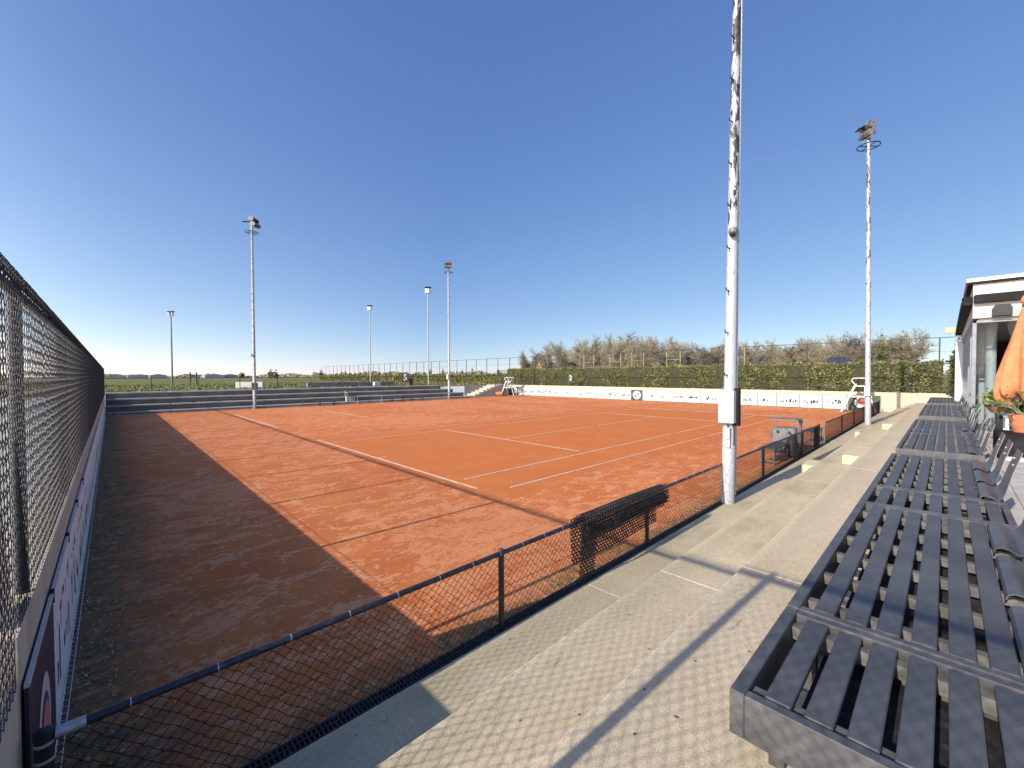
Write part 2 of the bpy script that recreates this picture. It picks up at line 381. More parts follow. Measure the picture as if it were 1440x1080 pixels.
M['brownpot'] = mk('brown_pot', (.16, .075, .04), (.22, .11, .06), 6, .4, .6, .6)
M['tile'] = None
def tile_mat():
    q = NT('terrace_tiles'); t = q.n.new('ShaderNodeTexBrick'); q.L(q.pos, t.inputs['Vector'])
    t.offset = 0; t.inputs['Scale'].default_value = 1.; t.inputs['Brick Width'].default_value = .6; t.inputs['Row Height'].default_value = .6
    t.inputs['Mortar Size'].default_value = .006; t.inputs['Color1'].default_value = (.40, .38, .34, 1); t.inputs['Color2'].default_value = (.46, .44, .39, 1); t.inputs['Mortar'].default_value = (.16, .15, .12, 1)
    c = q.mix(1., t.outputs['Color'], q.mix(q.ss(q.noise(q.pos, 3, 6, .65), .3, .7), (.82,)*3, (1.1,)*3), 'MULTIPLY')
    q.col(c); q.rough(.85, .2); return q.m
M['tile'] = tile_mat()
M['path'] = concrete_mat('pale_path', (.36, .355, .34), (.44, .43, .41), .15)
M['lowwall'] = mk('purple_grey_wall', (.17, .15, .165), (.22, .20, .21), 2, .4, .6, .9)
M['trellis'] = mk('weathered_wood', (.20, .175, .10), (.28, .245, .15), 3, .4, .6, .85)
M['rust'] = mk('rusty_sheet', (.055, .022, .015), (.11, .045, .028), 6, .4, .65, .8)
M['roller'] = mk('roller_drum', (.50, .16, .07), (.56, .22, .1), 5, .4, .6, .85)
M['metalgrey'] = mk('grey_steel', (.085, .088, .09), (.135, .138, .14), 6, .4, .6, .45, .45)
M['benchdark'] = mk('worn_dark_slats', (.075, .066, .066), (.13, .115, .11), 9, .4, .65, .6)
M['interior'] = mk('interior_wall', (.07, .05, .042), (.10, .07, .055), 2, .4, .6, .9)
M['ceil'] = mk('ceiling', (.45, .44, .42), rough=.9)
M['floorin'] = mk('interior_floor', (.20, .17, .14), rough=.5)
M['leaf'] = leafmat('dry_leaves', (.05, .03, .015), (.16, .09, .04), (.12, .06, .03), 5)
M['debris'] = leafmat('moss_debris', (.17, .15, .07), (.42, .36, .25), (.19, .19, .075), 5)
def glass_mat():
    q = NT('window_glass'); o = q.n['Material Output']
    tr = q.n.new('ShaderNodeBsdfTransparent'); tr.inputs[0].default_value = (.78, .82, .84, 1)
    gl = q.n.new('ShaderNodeBsdfGlossy'); gl.inputs['Roughness'].default_value = .02; gl.inputs[0].default_value = (.9, .95, 1, 1)
    fr = q.n.new('ShaderNodeFresnel'); fr.inputs[0].default_value = 1.16; mx = q.n.new('ShaderNodeMixShader')
    q.L(fr.outputs[0], mx.inputs[0]); q.L(tr.outputs[0], mx.inputs[1]); q.L(gl.outputs[0], mx.inputs[2]); q.L(mx.outputs[0], o.inputs[0]); return q.m
M['glass'] = glass_mat()

# ------------------------------------------------------------------ the ground
ZT = .85          # terrace level
ZG = 1.27         # surrounding ground level
g = MB()
FX0, FX1, FY0, FY1 = -6.60, 32.60, -11.2, 29.75
B = 6000.
g.add([(FX1, -B, ZG), (B, -B, ZG), (B, B, ZG), (FX1, B, ZG)], [(0, 1, 2, 3)])
g.add([(-B, FY1, ZG), (FX1, FY1, ZG), (FX1, B, ZG), (-B, B, ZG)], [(0, 1, 2, 3)])
g.add([(-B, -B, ZG), (-11, -B, ZG), (-11, FY1, ZG), (-B, FY1, ZG)], [(0, 1, 2, 3)])
g.add([(-11, -B, ZG), (FX1, -B, ZG), (FX1, -60, ZG), (-11, -60, ZG)], [(0, 1, 2, 3)])
tag(g.build('grass_ground', M['grass']), kind='structure')
p = MB(); p.add([(-11, -60, ZG-.02), (FX0, -60, ZG-.02), (FX0, FY1, ZG-.02), (-11, FY1, ZG-.02)], [(0, 1, 2, 3)])
tag(p.build('path', M['path']), kind='structure')
t = MB(); t.add([(FX0, -60, ZT), (FX1, -60, ZT), (FX1, -11.9, ZT), (FX0, -11.9, ZT)], [(0, 1, 2, 3)])
tag(t.build('terrace', M['tile']), kind='structure')
c = MB(); nx, ny = 40, 36
c.add([(FX0+(FX1-FX0)*i/nx, -9.6+(29.7+9.6)*j/ny, 0) for j in range(ny+1) for i in range(nx+1)],
      [(j*(nx+1)+i, j*(nx+1)+i+1, (j+1)*(nx+1)+i+1, (j+1)*(nx+1)+i) for j in range(ny) for i in range(nx)])
tag(c.build('clay_court', M['clay']), kind='structure')

# court lines: two courts side by side, tapes with worn gaps, lying on the clay
def line(x0, y0, x1, y1, w=.055):
    b = MB()
    if abs(x1-x0) < 1e-6: b.box(x0-w/2, x0+w/2, min(y0, y1), max(y0, y1), .002, .006)
    else: b.box(min(x0, x1), max(x0, x1), y0-w/2, y0+w/2, .002, .0062)
    return tag(b.build('court_line', M['line']), kind='structure')
for a in [(0, -5.02, 0, 5.21, .065), (0, 11.2, 0, 20.8, .065), (.62, -5.485, 11.68, -5.485), (12.12, -5.485, 23.6, -5.485), (.31, -4.115, 11.64, -4.115),
          (12.1, -4.115, 23.7, -4.115), (.21, 4.115, 23.6, 4.115), (.54, 5.485, 23.6, 5.485), (5.485, -3.8, 5.485, 4.09), (18.285, -4.05, 18.285, 4.09),
          (5.5, 0, 11.7, 0), (12.1, 0, 18.25, 0), (.05, 0, .32, 0), (23.77, -5.3, 23.77, 5.2), (5.47, 12.4, 5.47, 20.1), (18.285, 12.5, 18.285, 16.3),
          (1.2, 20.5, 6.2, 20.5), (6.6, 12.3, 9.2, 12.3), (11.5, 12.3, 14.5, 12.3), (13.0, 20.5, 17.0, 20.5), (23.77, 11.3, 23.77, 15.0), (23.77, 17.5, 23.77, 21), (3, 10.92, 5.2, 10.92)]: line(*a)

# ------------------------------------------------------------------ chain-link
def chain_link(wd, ht, w=.082, r=.0023, knuckle=True):
    """panel in the local x-z plane: zigzag wires that hook past one another"""
    kn = 1. if knuckle is True else knuckle; hw = w/2; nw = int(round(wd/hw)); ns = int(round(ht/hw)); hz = ht/ns
    k = np.arange(ns+1); i = np.arange(nw)
    side = ((k[None, :]+i[:, None]) % 2)
    x = i[:, None]*hw+side*hw*1.06-hw*.03; z = np.broadcast_to(k*hz, x.shape)
    x = x+rng.normal(size=x.shape)*.0012; z = z+rng.normal(size=(nw, 1))*.0045*np.where((k[None, :] > 0) & (k[None, :] < ns), 1, 0)
    y = np.where((k[None, :]+0*i[:, None]) % 2 == 1, .0016, -.0016)+np.where(i[:, None] % 2 == 1, .0012, -.0012)
    V = []
    for a, sgn in ((0, 1), (2.094, 1), (4.189, 1)):
        V.append(np.stack([x+np.cos(a)*r*1.2, y+np.sin(a)*r, z], -1))
    V = np.stack(V, 2)                       # nw, ns+1, 3, 3
    idx = np.arange(nw*(ns+1)*3).reshape(nw, ns+1, 3); Q = []
    for a in range(3):
        b = (a+1) % 3
        Q.append(np.stack([idx[:, :-1, a], idx[:, :-1, b], idx[:, 1:, b], idx[:, 1:, a]], -1).reshape(-1, 4))
    Vf = V.reshape(-1, 3); Qf = np.concatenate(Q)
    if knuckle:                              # twisted barbs standing above the top edge
        tops = np.arange(0, nw, 1); n0 = len(Vf); vs = []; qs = []
        for t_ in tops:
            cx = t_*hw+hw*.5+rng.normal()*.004
            for sgn in (-1, 1):
                pts = [(cx-sgn*.018, 0, ht-.030), (cx+sgn*.012, .007*sgn, ht-.004), (cx-sgn*.012, -.007*sgn, ht+.018), (cx+sgn*.010, .006*sgn, ht+.036), (cx+sgn*.024, .0, ht+.044+rng.normal()*.004)]
                base = n0+len(vs)
                for q in pts:
                    for a in (0, 2.094, 4.189): vs.append((q[0]+math.cos(a)*.0036, q[1]+math.sin(a)*.0036, q[2]))
                for s_ in range(4):
                    for a in range(3):
                        b = (a+1) % 3; qs.append((base+s_*3+a, base+s_*3+b, base+s_*3+3+b, base+s_*3+3+a))
        Vf = np.concatenate([Vf, np.array(vs)]); Qf = np.concatenate([Qf, np.array(qs)])
    return npmesh('chain_link', Vf, Qf)
BAY = 2.95
me_tall = chain_link(BAY, 1.805, w=.072, r=.0021); me_low = chain_link(BAY, .76, r=.0028, knuckle=False); me_mid = chain_link(BAY, 1.05, w=.08, knuckle=False)
me_side = chain_link(BAY, 2.04, w=.075, r=.0029)
me_bit = chain_link(.66, 1.805, w=.072, r=.0019); me_side2 = chain_link(1.85, 2.04, w=.075, r=.0029)
for me in (me_bit, me_side2, me_tall, me_low, me_mid, me_side): me.materials.append(M['wire_dark'] if me in (me_low, me_mid) else M['wire'])
def panel(me, loc, rz, parent, sx=1.):
    o = link('mesh_panel', me, None, parent); o.location = Vector(loc)-wloc(parent); o.rotation_euler = (0, 0, rz); o.scale = (sx, 1, 1); return o

# left wall, its fence, far end wall and its fence
WT = 1.335
def wall(x0, x1, y0, y1, z0, z1, label):
    r = empty('concrete_wall', ((x0+x1)/2, (y0+y1)/2, 0), label, 'wall'); MB().box(x0, x1, y0, y1, z0, z1).build('wall_face', M['wall'], r); return r
lw = wall(-6.62, -6.40, -9.34, 29.7, -.2, WT, 'low formwork concrete wall in shadow along the left side under the tall mesh fence')
MB().box(-6.62, -6.402, -20, -9.35, -.2, 1.10).build('wall_end', M['wall'], lw)
FXL = -6.445
fl = empty('chain_link_fence', (FXL, -9, WT), 'tall black chain-link fence on the left wall, beside the camera', 'fence')
ys = [-14.0, -11.21]+[-5.75+BAY*k for k in range(-1, 13)]
for y in ys:
    b = MB(); z0 = WT-.12 if y > -9 else 1.02
    b.tube([(FXL, y, z0), (FXL, y, 3.15)], .03, 10); b.tube([(FXL, y, 3.15), (FXL, y, 3.18)], [.034, .02], 10); b.build('post', M['rail'], fl, True)
for a, b_ in zip(ys[:-1], ys[1:]): MB().tube([(FXL, a, 3.105), (FXL, b_, 3.105)], .027, 10).build('top_rail', M['rail'], fl, True)
MB().tube([(-6.407, ys[2], 1.40), (-6.407, ys[-1], 1.40)], .004, 5).build('tension_wire', M['wire'], fl)
for k, y in enumerate(ys[:-1]):
    if k == 0: panel(me_side, (-6.405, y, 1.10), PI/2, fl, (ys[1]-y)/BAY)
    elif k == 1: panel(me_side2, (-6.405, y, 1.10), PI/2, fl); panel(me_bit, (-6.405, -9.36, 1.335), PI/2, fl)
    else: panel(me_tall, (-6.405, y, 1.335), PI/2, fl)
wp = MB(); wp.prism([(-8.80, 1.37), (-9.13, 2.32), (-9.22, 2.32), (-9.22, 1.12), (-8.86, 1.37)], 0, -6.50, -6.48)
rs = wp.build('sheet_panel', M['rust'], None, fix=True); tag(rs, 'rust-brown sheet with slanted edge hung behind the left fence', 'panel')

ew = wall(32.34, 32.58, -20, 31.5, -.2, WT, 'sunlit cream concrete wall at the far end of the court')
for yy in (-9.9, -11.6): MB().box(32.325, 32.345, yy-.012, yy+.012, .1, 1.3).build('joint_strip', M['grey_conc'], ew)
fr = empty('chain_link_fence', (32.46, 0, WT), 'black chain-link fence on top of the far end wall, in front of the trimmed hedge', 'fence')
ye = [-16.62+BAY*k for k in range(0, 17)]
for y in ye: MB().tube([(32.46, y, 1.1), (32.46, y, 3.28)], .032, 8).build('post', M['rail'], fr)
MB().tube([(32.46, ye[0], 3.25), (32.46, ye[-1], 3.25)], .028, 8).build('top_rail', M['rail'], fr)
MB().tube([(32.46, ye[0], 1.72), (32.46, ye[-1], 1.72)], .026, 8).build('low_rail', M['rail'], fr)
for y in ye[:-1]: panel(me_tall, (32.44, y, 1.43), PI/2, fr)

# ------------------------------------------------------------------ advertising boards
def strokes(y0, y1, z0, z1, seed, thick=.028):
    """unreadable drawn lettering: loose pen strokes, given as (points, width)"""
    r = random.Random(seed); out = []
    y = y0
    while y < y1-.05:
        w = r.uniform(.06, .17); h = (z1-z0)*r.uniform(.35, 1.)
        k = r.randint(3, 5)
        out.append(([(y+w*r.random(), z0+h*r.random()) for _ in range(k)], thick*r.uniform(.5, 1.1))); y += w+r.uniform(.01, .13)
        if r.random() < .2: y += .14
    return out
def ribbons(sts, x, d):
    b = MB()
    for pts, w in sts:
        for (a, c), (e, g_) in zip(pts[:-1], pts[1:]):
            L = math.hypot(e-a, g_-c)+1e-6; n = (-(g_-c)/L*w/2, (e-a)/L*w/2)
            if L < .01: continue
            b.add([(x, a+n[0], c+n[1]), (x, a-n[0], c-n[1]), (x, e-n[0], g_-n[1]), (x, e+n[0], g_+n[1])], [(0, 1, 2, 3)])
    return b
def ell(x, cy, cz, ry, rz, n=32):
    return [(x, cy+ry*math.cos(2*PI*k/n), cz+rz*math.sin(2*PI*k/n)) for k in range(n)]
def disc(name, mat, par, x, cy, cz, ry, rz):
    b = MB(); b.add(ell(x, cy, cz, ry, rz), [tuple(range(32))]); return b.build(name, mat, par)
def ring(name, mat, par, x, cy, cz, ry, rz, q):
    b = MB(); v = ell(x, cy, cz, ry, rz)+ell(x, cy, cz, ry*q, rz*q); b.add(v, [(k, (k+1) % 32, 32+(k+1) % 32, 32+k) for k in range(32)]); return b.build(name, mat, par)
ed = [26.23, 24.42, 23.07, 21.64, 20.16, 18.63, 17.17, 15.67, 14.24, 12.78, 11.3, 9.81, 8.55, 7.12, 5.69, 4.26, 2.84, 1.26, -.23, -1.73, -3.1, -4.62, -6.09, -7.5]
ORD = ['first', 'second', 'third', 'fourth', 'fifth', 'sixth', 'seventh', 'eighth', 'ninth', 'tenth', 'eleventh', 'twelfth', 'thirteenth', 'fourteenth', 'fifteenth', 'sixteenth', 'seventeenth', 'eighteenth', 'nineteenth', 'twentieth', 'twenty-first', 'twenty-second']
XB = 32.22
for i in range(23):
    a, b_ = ed[i+1]+.025, ed[i]-.025; cy = (a+b_)/2
    green = (i == 11)
    lab = 'dark green board with a white round emblem in the row on the far wall' if green else \
        ('white lettered board on the far wall, %s left of the green emblem board' % ORD[10-i] if i < 11 else
         'white lettered board on the far wall, %s right of the green emblem board' % ORD[i-12])
    r = empty('advertising_board', (XB, cy, 0), lab, 'advertising board', 'advertising boards on the far wall')
    MB().box(XB, XB+.03, a, b_, .06, 1.06).build('panel', M['green'] if green else M['board'], r)
    f2 = MB(); f2.box(XB-.006, XB+.032, a-.03, a, .04, 1.09).box(XB-.006, XB+.032, b_, b_+.03, .04, 1.09).box(XB-.006, XB+.032, a, b_, 1.06, 1.09); f2.build('frame', M['metalgrey'], r)
    if green:
        disc('emblem', M['white'], r, XB-.004, cy, .56, .44, .42)
        cv = [(cy-.19*math.sin(t_*2*PI), .56+.25*(1-2*t_)) for t_ in [k/16 for k in range(17)]]
        ribbons([(cv, .10), ([(cy+.20, .34), (cy-.20, .30)], .05)], XB-.007, 0).build('lettering', M['ink'], r)
    else:
        rr = random.Random(i*7+1); zb = rr.uniform(.42, .5)
        st = strokes(a+.16+rr.uniform(0, .12), b_-.16-rr.uniform(0, .1), zb-.08, zb+.32, i*13+5, .10)
        ribbons(st, XB-.004, 0).build('lettering', M['ink'], r)
        ribbons(strokes(a+.3, b_-.35, .20, .30, i*3+99, .045), XB-.004, 0).build('small_print', M['inkgrey'], r)
for cy, lab, red in ((27.15, 'dark green board with a white oval behind the left umpire chair', False), (-8.45, 'dark green board with a white and red round emblem behind the right umpire chair', True)):
    r = empty('advertising_board', (XB, cy, 0), lab, 'advertising board', 'advertising boards on the far wall')
    MB().box(XB, XB+.03, cy-.87, cy+.87, .06, 1.09).build('panel', M['green'], r)
    if red:
        disc('emblem', M['white'], r, XB-.004, cy+.1, .58, .42, .42); disc('emblem_centre', M['inkred'], r, XB-.007, cy+.02, .66, .29, .26); ring('emblem_ring', M['ink'], r, XB-.009, cy+.02, .66, .30, .27, .88)
    else:
        disc('emblem', M['white'], r, XB-.004, cy-.45, .56, .40, .42); disc('emblem_centre', M['green'], r, XB-.007, cy-.35, .66, .15, .14)
# left wall boards
XL = -6.386
r = empty('advertising_board', (XL, -8.65, 0), 'navy board with a white oval and salmon centre, nearest on the left wall', 'advertising board', 'advertising boards on the left wall')
MB().box(XL-.002, XL+.014, -9.30, -8.09, .04, 1.05).build('panel', M['navy'], r)
MB().box(XL-.002, XL+.018, -9.30, -8.09, 1.05, 1.07).build('frame', M['white'], r)
disc('emblem', M['white'], r, XL+.017, -8.72, .46, .30, .34); ring('emblem_ring', M['blue'], r, XL+.019, -8.72, .44, .215, .25, .7); disc('emblem_centre', M['redprint'], r, XL+.021, -8.72, .42, .19, .215)
for i in range(22):
    a = -8.06+1.5*i; b_ = a+1.46; cy = a+.73
    r = empty('advertising_board', (XL, cy, 0), 'pale lettered board on the left wall, %s beyond the navy board' % ORD[i], 'advertising board', 'advertising boards on the left wall')
    MB().box(XL-.002, XL+.014, a, b_, .04, 1.05).build('panel', M['boardblue'], r)
    MB().box(XL-.002, XL+.018, a, b_, 1.05, 1.07).build('frame', M['white'], r)
    st = strokes(a+.12, b_-.12, .22, .80, i*17+3, .05)+strokes(a+.2, b_-.15, .72, .92, i*5+44, .03)
    ribbons(st, XL+.018, 0).build('lettering', M['navy'], r)
    if i < 4: MB().box(XL-.004, XL+.022, a-.030, a-.010, 1.0, 1.10).build('clip', M['black'], r)
# galvanised cable tray at the wall foot
ct = empty('cable_tray', (-6.35, 8, 0), 'galvanised wire cable tray running along the foot of the left wall', 'cable tray')
b = MB()
for x, z in ((-6.366, .02), (-6.332, .02), (-6.366, .06)): b.tube([(x, -9.3, z), (x, 28, z)], .0035, 4)
b.build('side_rods', M['galv'], ct)
b = MB()
for k in range(400): y = -9.3+k*.0925; b.box(-6.368, -6.33, y-.003, y+.003, .022, .028)
b.build('rungs', M['galv'], ct)

# ------------------------------------------------------------------ near concrete steps
ns = empty('concrete_steps', (10, -10.5, 0), 'broad beige concrete seating steps between the near fence and the slatted benches', 'steps')
def tread(name, y0, y1, ztop, x0, x1, j0, mat, L=5.86):
    b = MB(); xs = [x0]+[j0+L*k for k in range(-2, 8) if x0+.3 < j0+L*k < x1-.3]+[x1]
    for a, e in zip(xs[:-1], xs[1:]): b.cbox(a+.003, e-.003, y0, y1, -.3, ztop, .006)
    return b.build(name, mat, ns)
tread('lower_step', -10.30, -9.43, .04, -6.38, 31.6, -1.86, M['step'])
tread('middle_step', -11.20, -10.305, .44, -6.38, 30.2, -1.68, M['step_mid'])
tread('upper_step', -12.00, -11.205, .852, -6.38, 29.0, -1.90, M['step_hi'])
for (x, y0, y1, z0, z1, lab) in ((7.0, -10.30, -9.86, .04, .24, 'cream step block on the lower step near the court bench'), (6.75, -11.20, -10.74, .44, .645, 'nearer cream step block on the middle step'), (15.75, -11.20, -10.74, .44, .645, 'farther cream step block on the middle step'), (15.9, -10.30, -9.9, .04, .24, 'cream step block on the lower step farther along')):
    o = MB().cbox(x, x+.95, y0+.003, y1, z0+.001, z1, .012).build('step_block', M['cream']); tag(o, lab, 'step block', 'cream step blocks')
# litter on the steps
P = []
for _ in range(240):
    lv = random.choice([0, 0, 1, 1, 1, 2]); x = random.uniform(-5.5, 14)
    if lv == 0: P.append((x, random.uniform(-10.25, -9.5), .047))
    elif lv == 1: P.append((x, -11.2+abs(random.gauss(0, .35)), .447))
    else: P.append((x, random.uniform(-11.85, -11.3), .859))
P = [q for q in P if q[1] < -9.45]
o = link('leaf_litter', leaf_mesh('leaf_litter', P, .0085, .8), M['leaf']); tag(o, 'small dry leaves scattered on the concrete steps', 'litter', kind='stuff')
P = []
for _ in range(8500):
    x = -6.31+abs(random.gauss(0, .40)); y = random.uniform(-9.3, 6) if random.random() < .75 else random.uniform(6, 24)
    if math.sin(y*1.7)+math.sin(y*.6+1)+random.gauss(0, .8) > -.4 or x < -6.2: P.append((x, y, .010+random.random()*.012))
o = link('moss_debris', leaf_mesh('moss_debris', P, .012, .5), M['debris']); tag(o, 'moss tufts and gravelly debris along the foot of the left wall', 'moss', kind='stuff')
P = []
for _ in range(1500):
    x = random.uniform(-6, 30); y = -9.27+abs(random.gauss(0, .16))
    if math.sin(x*1.1)+math.sin(x*.37+2)+random.gauss(0, .7) > .1: P.append((x, y, .010+random.random()*.03))
o = link('weeds', leaf_mesh('weeds', P, .013, .1), M['debris']); tag(o, 'thin weeds growing at the foot of the near fence', 'weeds', kind='stuff')

# ------------------------------------------------------------------ near fence
YF = -9.36
nf = empty('chain_link_fence', (0, YF, 0), 'low black chain-link fence between the clay court and the concrete steps', 'fence')
pxs = [-3.21, -.22, 5.57, 8.65, 9.63, 12.07, 13.07, 16.73, 20.14, 23.7, 28.2, 31.0]
for x in pxs:
    b = MB(); b.tube([(x, YF, -.05), (x, YF, .83)], .03, 10).tube([(x, YF, .83), (x, YF, .845)], [.033, .022], 10); b.build('post', M['rail'] if x != 13.07 else M['metalgrey'], nf, True)
def railrun(x0, x1):
    xs = [x0]+[q for q in pxs if x0+.2 < q < x1-.2]+[x1]
    for a, e in zip(xs[:-1], xs[1:]):
        MB().tube([(a, YF, .80), (e, YF, .80)], .024, 12).build('top_rail', M['rail'], nf, True)
railrun(-6.19, 12.07); railrun(13.07, 31.0)
b = MB(); x = -6.0
while x < 4:
    b.tube([(x, YF, .80), (x+.006, YF, .80)], .0262, 10); x += random.uniform(.28, .42)
tag(b.build('wire_tie', M['galv'], nf), kind='stuff')
b = MB(); b.tube([(-6.28, YF, .80), (-6.17, YF, .80)], .029, 10).tube([(-6.33, YF, .80), (-6.28, YF, .80)], .012, 8); b.build('rail_sleeve', M['galv'], nf, True)
cp = MB(); cp.tube([(-6.32, YF, -.05), (-6.32, YF, .80)], .036, 14).tube([(-6.32, YF, .80), (-6.32, YF, .835), (-6.32, YF, .842)], [.040, .038, .02], 14); cp.build('corner_post', M['black'], nf, True)
cb = MB()
for z in (.775, .69, .45, .2): cb.tube([(-6.32, YF, z-.008), (-6.32, YF, z+.008)], .0385, 14)
cb.build('clamp_band', M['galv'], nf)
k = 0; x = -6.28
while x < 31:
    e = min(x+BAY, 12.07) if x < 12.07 else min(x+BAY, 31.0)
    panel(me_low, (x, YF+.024, .035), 0, nf, (e-x)/BAY)
    x = e if abs(e-12.07) > 1e-6 else 13.07
b = MB()
for z in (.06, .42): b.tube([(-6.28, YF+.022, z), (12.07, YF+.022, z)], .003, 4)
b.build('tension_wire', M['wire'], nf)
# black drainage grate at the fence foot
dg = empty('drain_grate', (0, -9.40, 0), 'long black plastic drain grate between the near fence foot and the lower step', 'drain')
b = MB(); b.box(-6.3, 31, -9.432, -9.422, -.05, .045).box(-6.3, 31, -9.312, -9.302, -.05, .045); b.build('edge', M['black'], dg)
b = MB(); x = -6.3
while x < 16:
    b.box(x, x+.014, -9.4215, -9.3125, .012, .040); x += .032
b.box(-6.3, 31, -9.372, -9.360, .005, .043); b.build('bars', M['black'], dg)
MB().box(-6.3, 31, -9.4215, -9.3125, -.05, -.02).build('channel', M['rubber'], dg)

# ------------------------------------------------------------------ perforated rubber mats over the rail
def lattice(path, x0, x1, cx=.062, bw=.014, th=.010, seed=0, sag=.0):
    """grid of rubber bars following a y-z path, between x0 and x1"""
    r = random.Random(seed); Pn = [Vector((0, p[0], p[1])) for p in path]
    d = [0]
    for a, e in zip(Pn[:-1], Pn[1:]): d.append(d[-1]+(e-a).length)
    def at(s):
        for i in range(len(Pn)-1):
            if s <= d[i+1] or i == len(Pn)-2:
                u = (s-d[i])/(d[i+1]-d[i]+1e-9); return Pn[i].lerp(Pn[i+1], u), (Pn[i+1]-Pn[i]).normalized()
    b = MB(); n = int(d[-1]/.040); nxx = int((x1-x0)/cx)
    def bar(s, xa, xb, w):
        p_, t_ = at(s); nrm = Vector((1, 0, 0)).cross(t_)*th/2; tw = t_*w/2
        wob = lambda x: Vector((0, .012*math.sin(x*3+seed)*s/d[-1], .010*math.sin(x*2.3+seed*2)))
        vs = []
        for x in (xa, xb):
            o_ = Vector((x, 0, 0))+p_+wob(x); vs += [o_-tw-nrm, o_+tw-nrm, o_+tw+nrm, o_-tw+nrm]
        b.add(vs, [(0, 1, 2, 3), (7, 6, 5, 4), (0, 4, 5, 1), (1, 5, 6, 2), (2, 6, 7, 3), (3, 7, 4, 0)])
    for i in range(n+1):
        s = d[-1]*i/n
        for j in range(8):
            xa = x0+(x1-x0)*j/8; bar(s, xa, x0+(x1-x0)*(j+1)/8, .011)
    for i in range(n):
        s = d[-1]*(i+.5)/n; off = .5*cx if i % 2 else 0
        for j in range(nxx): bar(s, x0+off+j*cx, x0+off+j*cx+bw, d[-1]/n*1.02)
    return b
rm = empty('rubber_mat', (-.9, YF, .8), 'black perforated rubber mat folded over the rail of the near fence', 'mat')
over = [(YF-.10+.10*math.cos(a)-.03+.10, .80+.06*math.sin(a)) for a in [PI*k/6 for k in range(7)]]
front = [(YF-.075, .56), (YF-.085, .66), (YF-.075, .76), (YF-.04, .835), (YF+.02, .855), (YF+.07, .82), (YF+.085, .72), (YF+.075, .56), (YF+.06, .38), (YF+.055, .27)]
lattice(front, -1.97, .20, seed=1).build('mat_body', M['rubber'], rm)
lattice([(YF-.092, .62), (YF-.10, .70), (YF-.088, .79), (YF-.045, .858), (YF+.02, .875), (YF+.08, .84)], -1.86, .26, seed=2).build('folded_layer', M['rubber'], rm)
lattice([(YF-.055, .10), (YF-.07, .30), (YF-.08, .50), (YF-.085, .68), (YF-.070, .78)], -1.985, -1.66, seed=3).build('hanging_flap', M['rubber'], rm)
lattice([(YF-.11, .62), (YF-.115, .70), (YF-.10, .80), (YF-.05, .874)], -1.3, .28, seed=4).build('folded_layer', M['rubber'], rm)

# ------------------------------------------------------------------ floodlight poles
me_peg = None
def pole(x, y, label, mat, group, lean=(0, 0), r0=.122, r1=.07, H=15., base=0., towards=(11.9, 0), box=True, ring_=True, pegstep=.62, pegmat=None, pegdir=None, pegl=.165, barl=.30, pegr=.009, fwk=1.):
    r = empty('floodlight_pole', (x, y, base), label, 'floodlight pole', group)
    L = lambda z: (x+lean[0]*z, y+lean[1]*z, base+z)
    rad = lambda z: r0+(r1-r0)*z/H
    b = MB(); b.tube([L(0), L(1.9), L(1.91), L(H*.5), L(H-.25)], [r0*1.04, r0*1.02, r0*.97, rad(H*.5), r1], 16)
    b.build('shaft', mat, r, True)
    # climbing pegs on two sides
    d = Vector((towards[0]-x, towards[1]-y, 0)).normalized(); sd_ = Vector((-d.y, d.x, 0)); pd = Vector(pegdir).normalized() if pegdir else sd_; z = 2.6; s_ = 1; pm = None
    while z < H-1.2:
        w = pd*s_; o_ = Vector(L(z)); rr = rad(z)
        pb = MB(); pb.tube([o_+w*rr*.9, o_+w*(rr+.05), o_+w*(rr+pegl-.015), o_+w*(rr+pegl)+Vector((0, 0, .05))], pegr, 5)
        pb.build('climbing_peg', pegmat or M['black'], r); z += pegstep/2; s_ = -s_
    if ring_:
        zr = H-1.0; o_ = Vector(L(zr)); pb = MB()
        pts = [(o_.x+.46*math.cos(2*PI*k/24), o_.y+.46*math.sin(2*PI*k/24), o_.z) for k in range(25)]
        pb.tube(pts, .022, 6, False).tube([tuple(o_-d*.46), tuple(o_+d*.46)], .022, 6).tube([tuple(o_-sd_*.46), tuple(o_+sd_*.46)], .018, 6); pb.build('rest_ring', M['charcoal'], r)
    o_ = Vector(L(H-.25)); top = o_+Vector((0, 0, .12))
    MB().tube([o_-Vector((0, 0, .5)), top], r1*.9, 8).tube([tuple(top-d*barl), tuple(top+d*.5)], .045, 6).tube([tuple(top-sd_*.28+d*.42), tuple(top+sd_*.28+d*.42)], .04, 6).build('bracket', M['charcoal'], r)
    for s1 in (-.19, .19):
        for dz, fw in ((.10, .16), (-.30, .30)):
            c_ = top+sd_*s1*(.45+.55*fwk)+d*fw*fwk+Vector((0, 0, dz))
            fb = MB(); fb.prism([(-.20, -.16), (.17, -.10), (.22, .04), (.08, .18), (-.20, .17)], 1, -.175, .175)
            Mx = Matrix.Translation(c_) @ Matrix.Rotation(math.atan2(d.y, d.x), 4, 'Z') @ Matrix.Rotation(.38, 4, 'Y')
            fl_ = fb.xf(Mx).build('floodlight', M['lamp'], r, fix=True)
            gb = MB(); gb.box(-.18, .15, -.15, .15, -.175, -.155).xf(Mx @ Matrix.Rotation(.16, 4, 'Y')).build('lens', M['glassface'], fl_)
    return r, L, rad
gp = 'tall floodlight poles round the two courts'
pn, L, rad = pole(2.84, -9.47, 'tall near floodlight pole with peeling white paint and a grey switch box', M['pole_lean'], gp, r0=.117, r1=.052, lean=(.030, .0), towards=(11.9, 0), pegstep=.84, pegdir=(-.93, .12, 0), pegl=.13, pegr=.013)
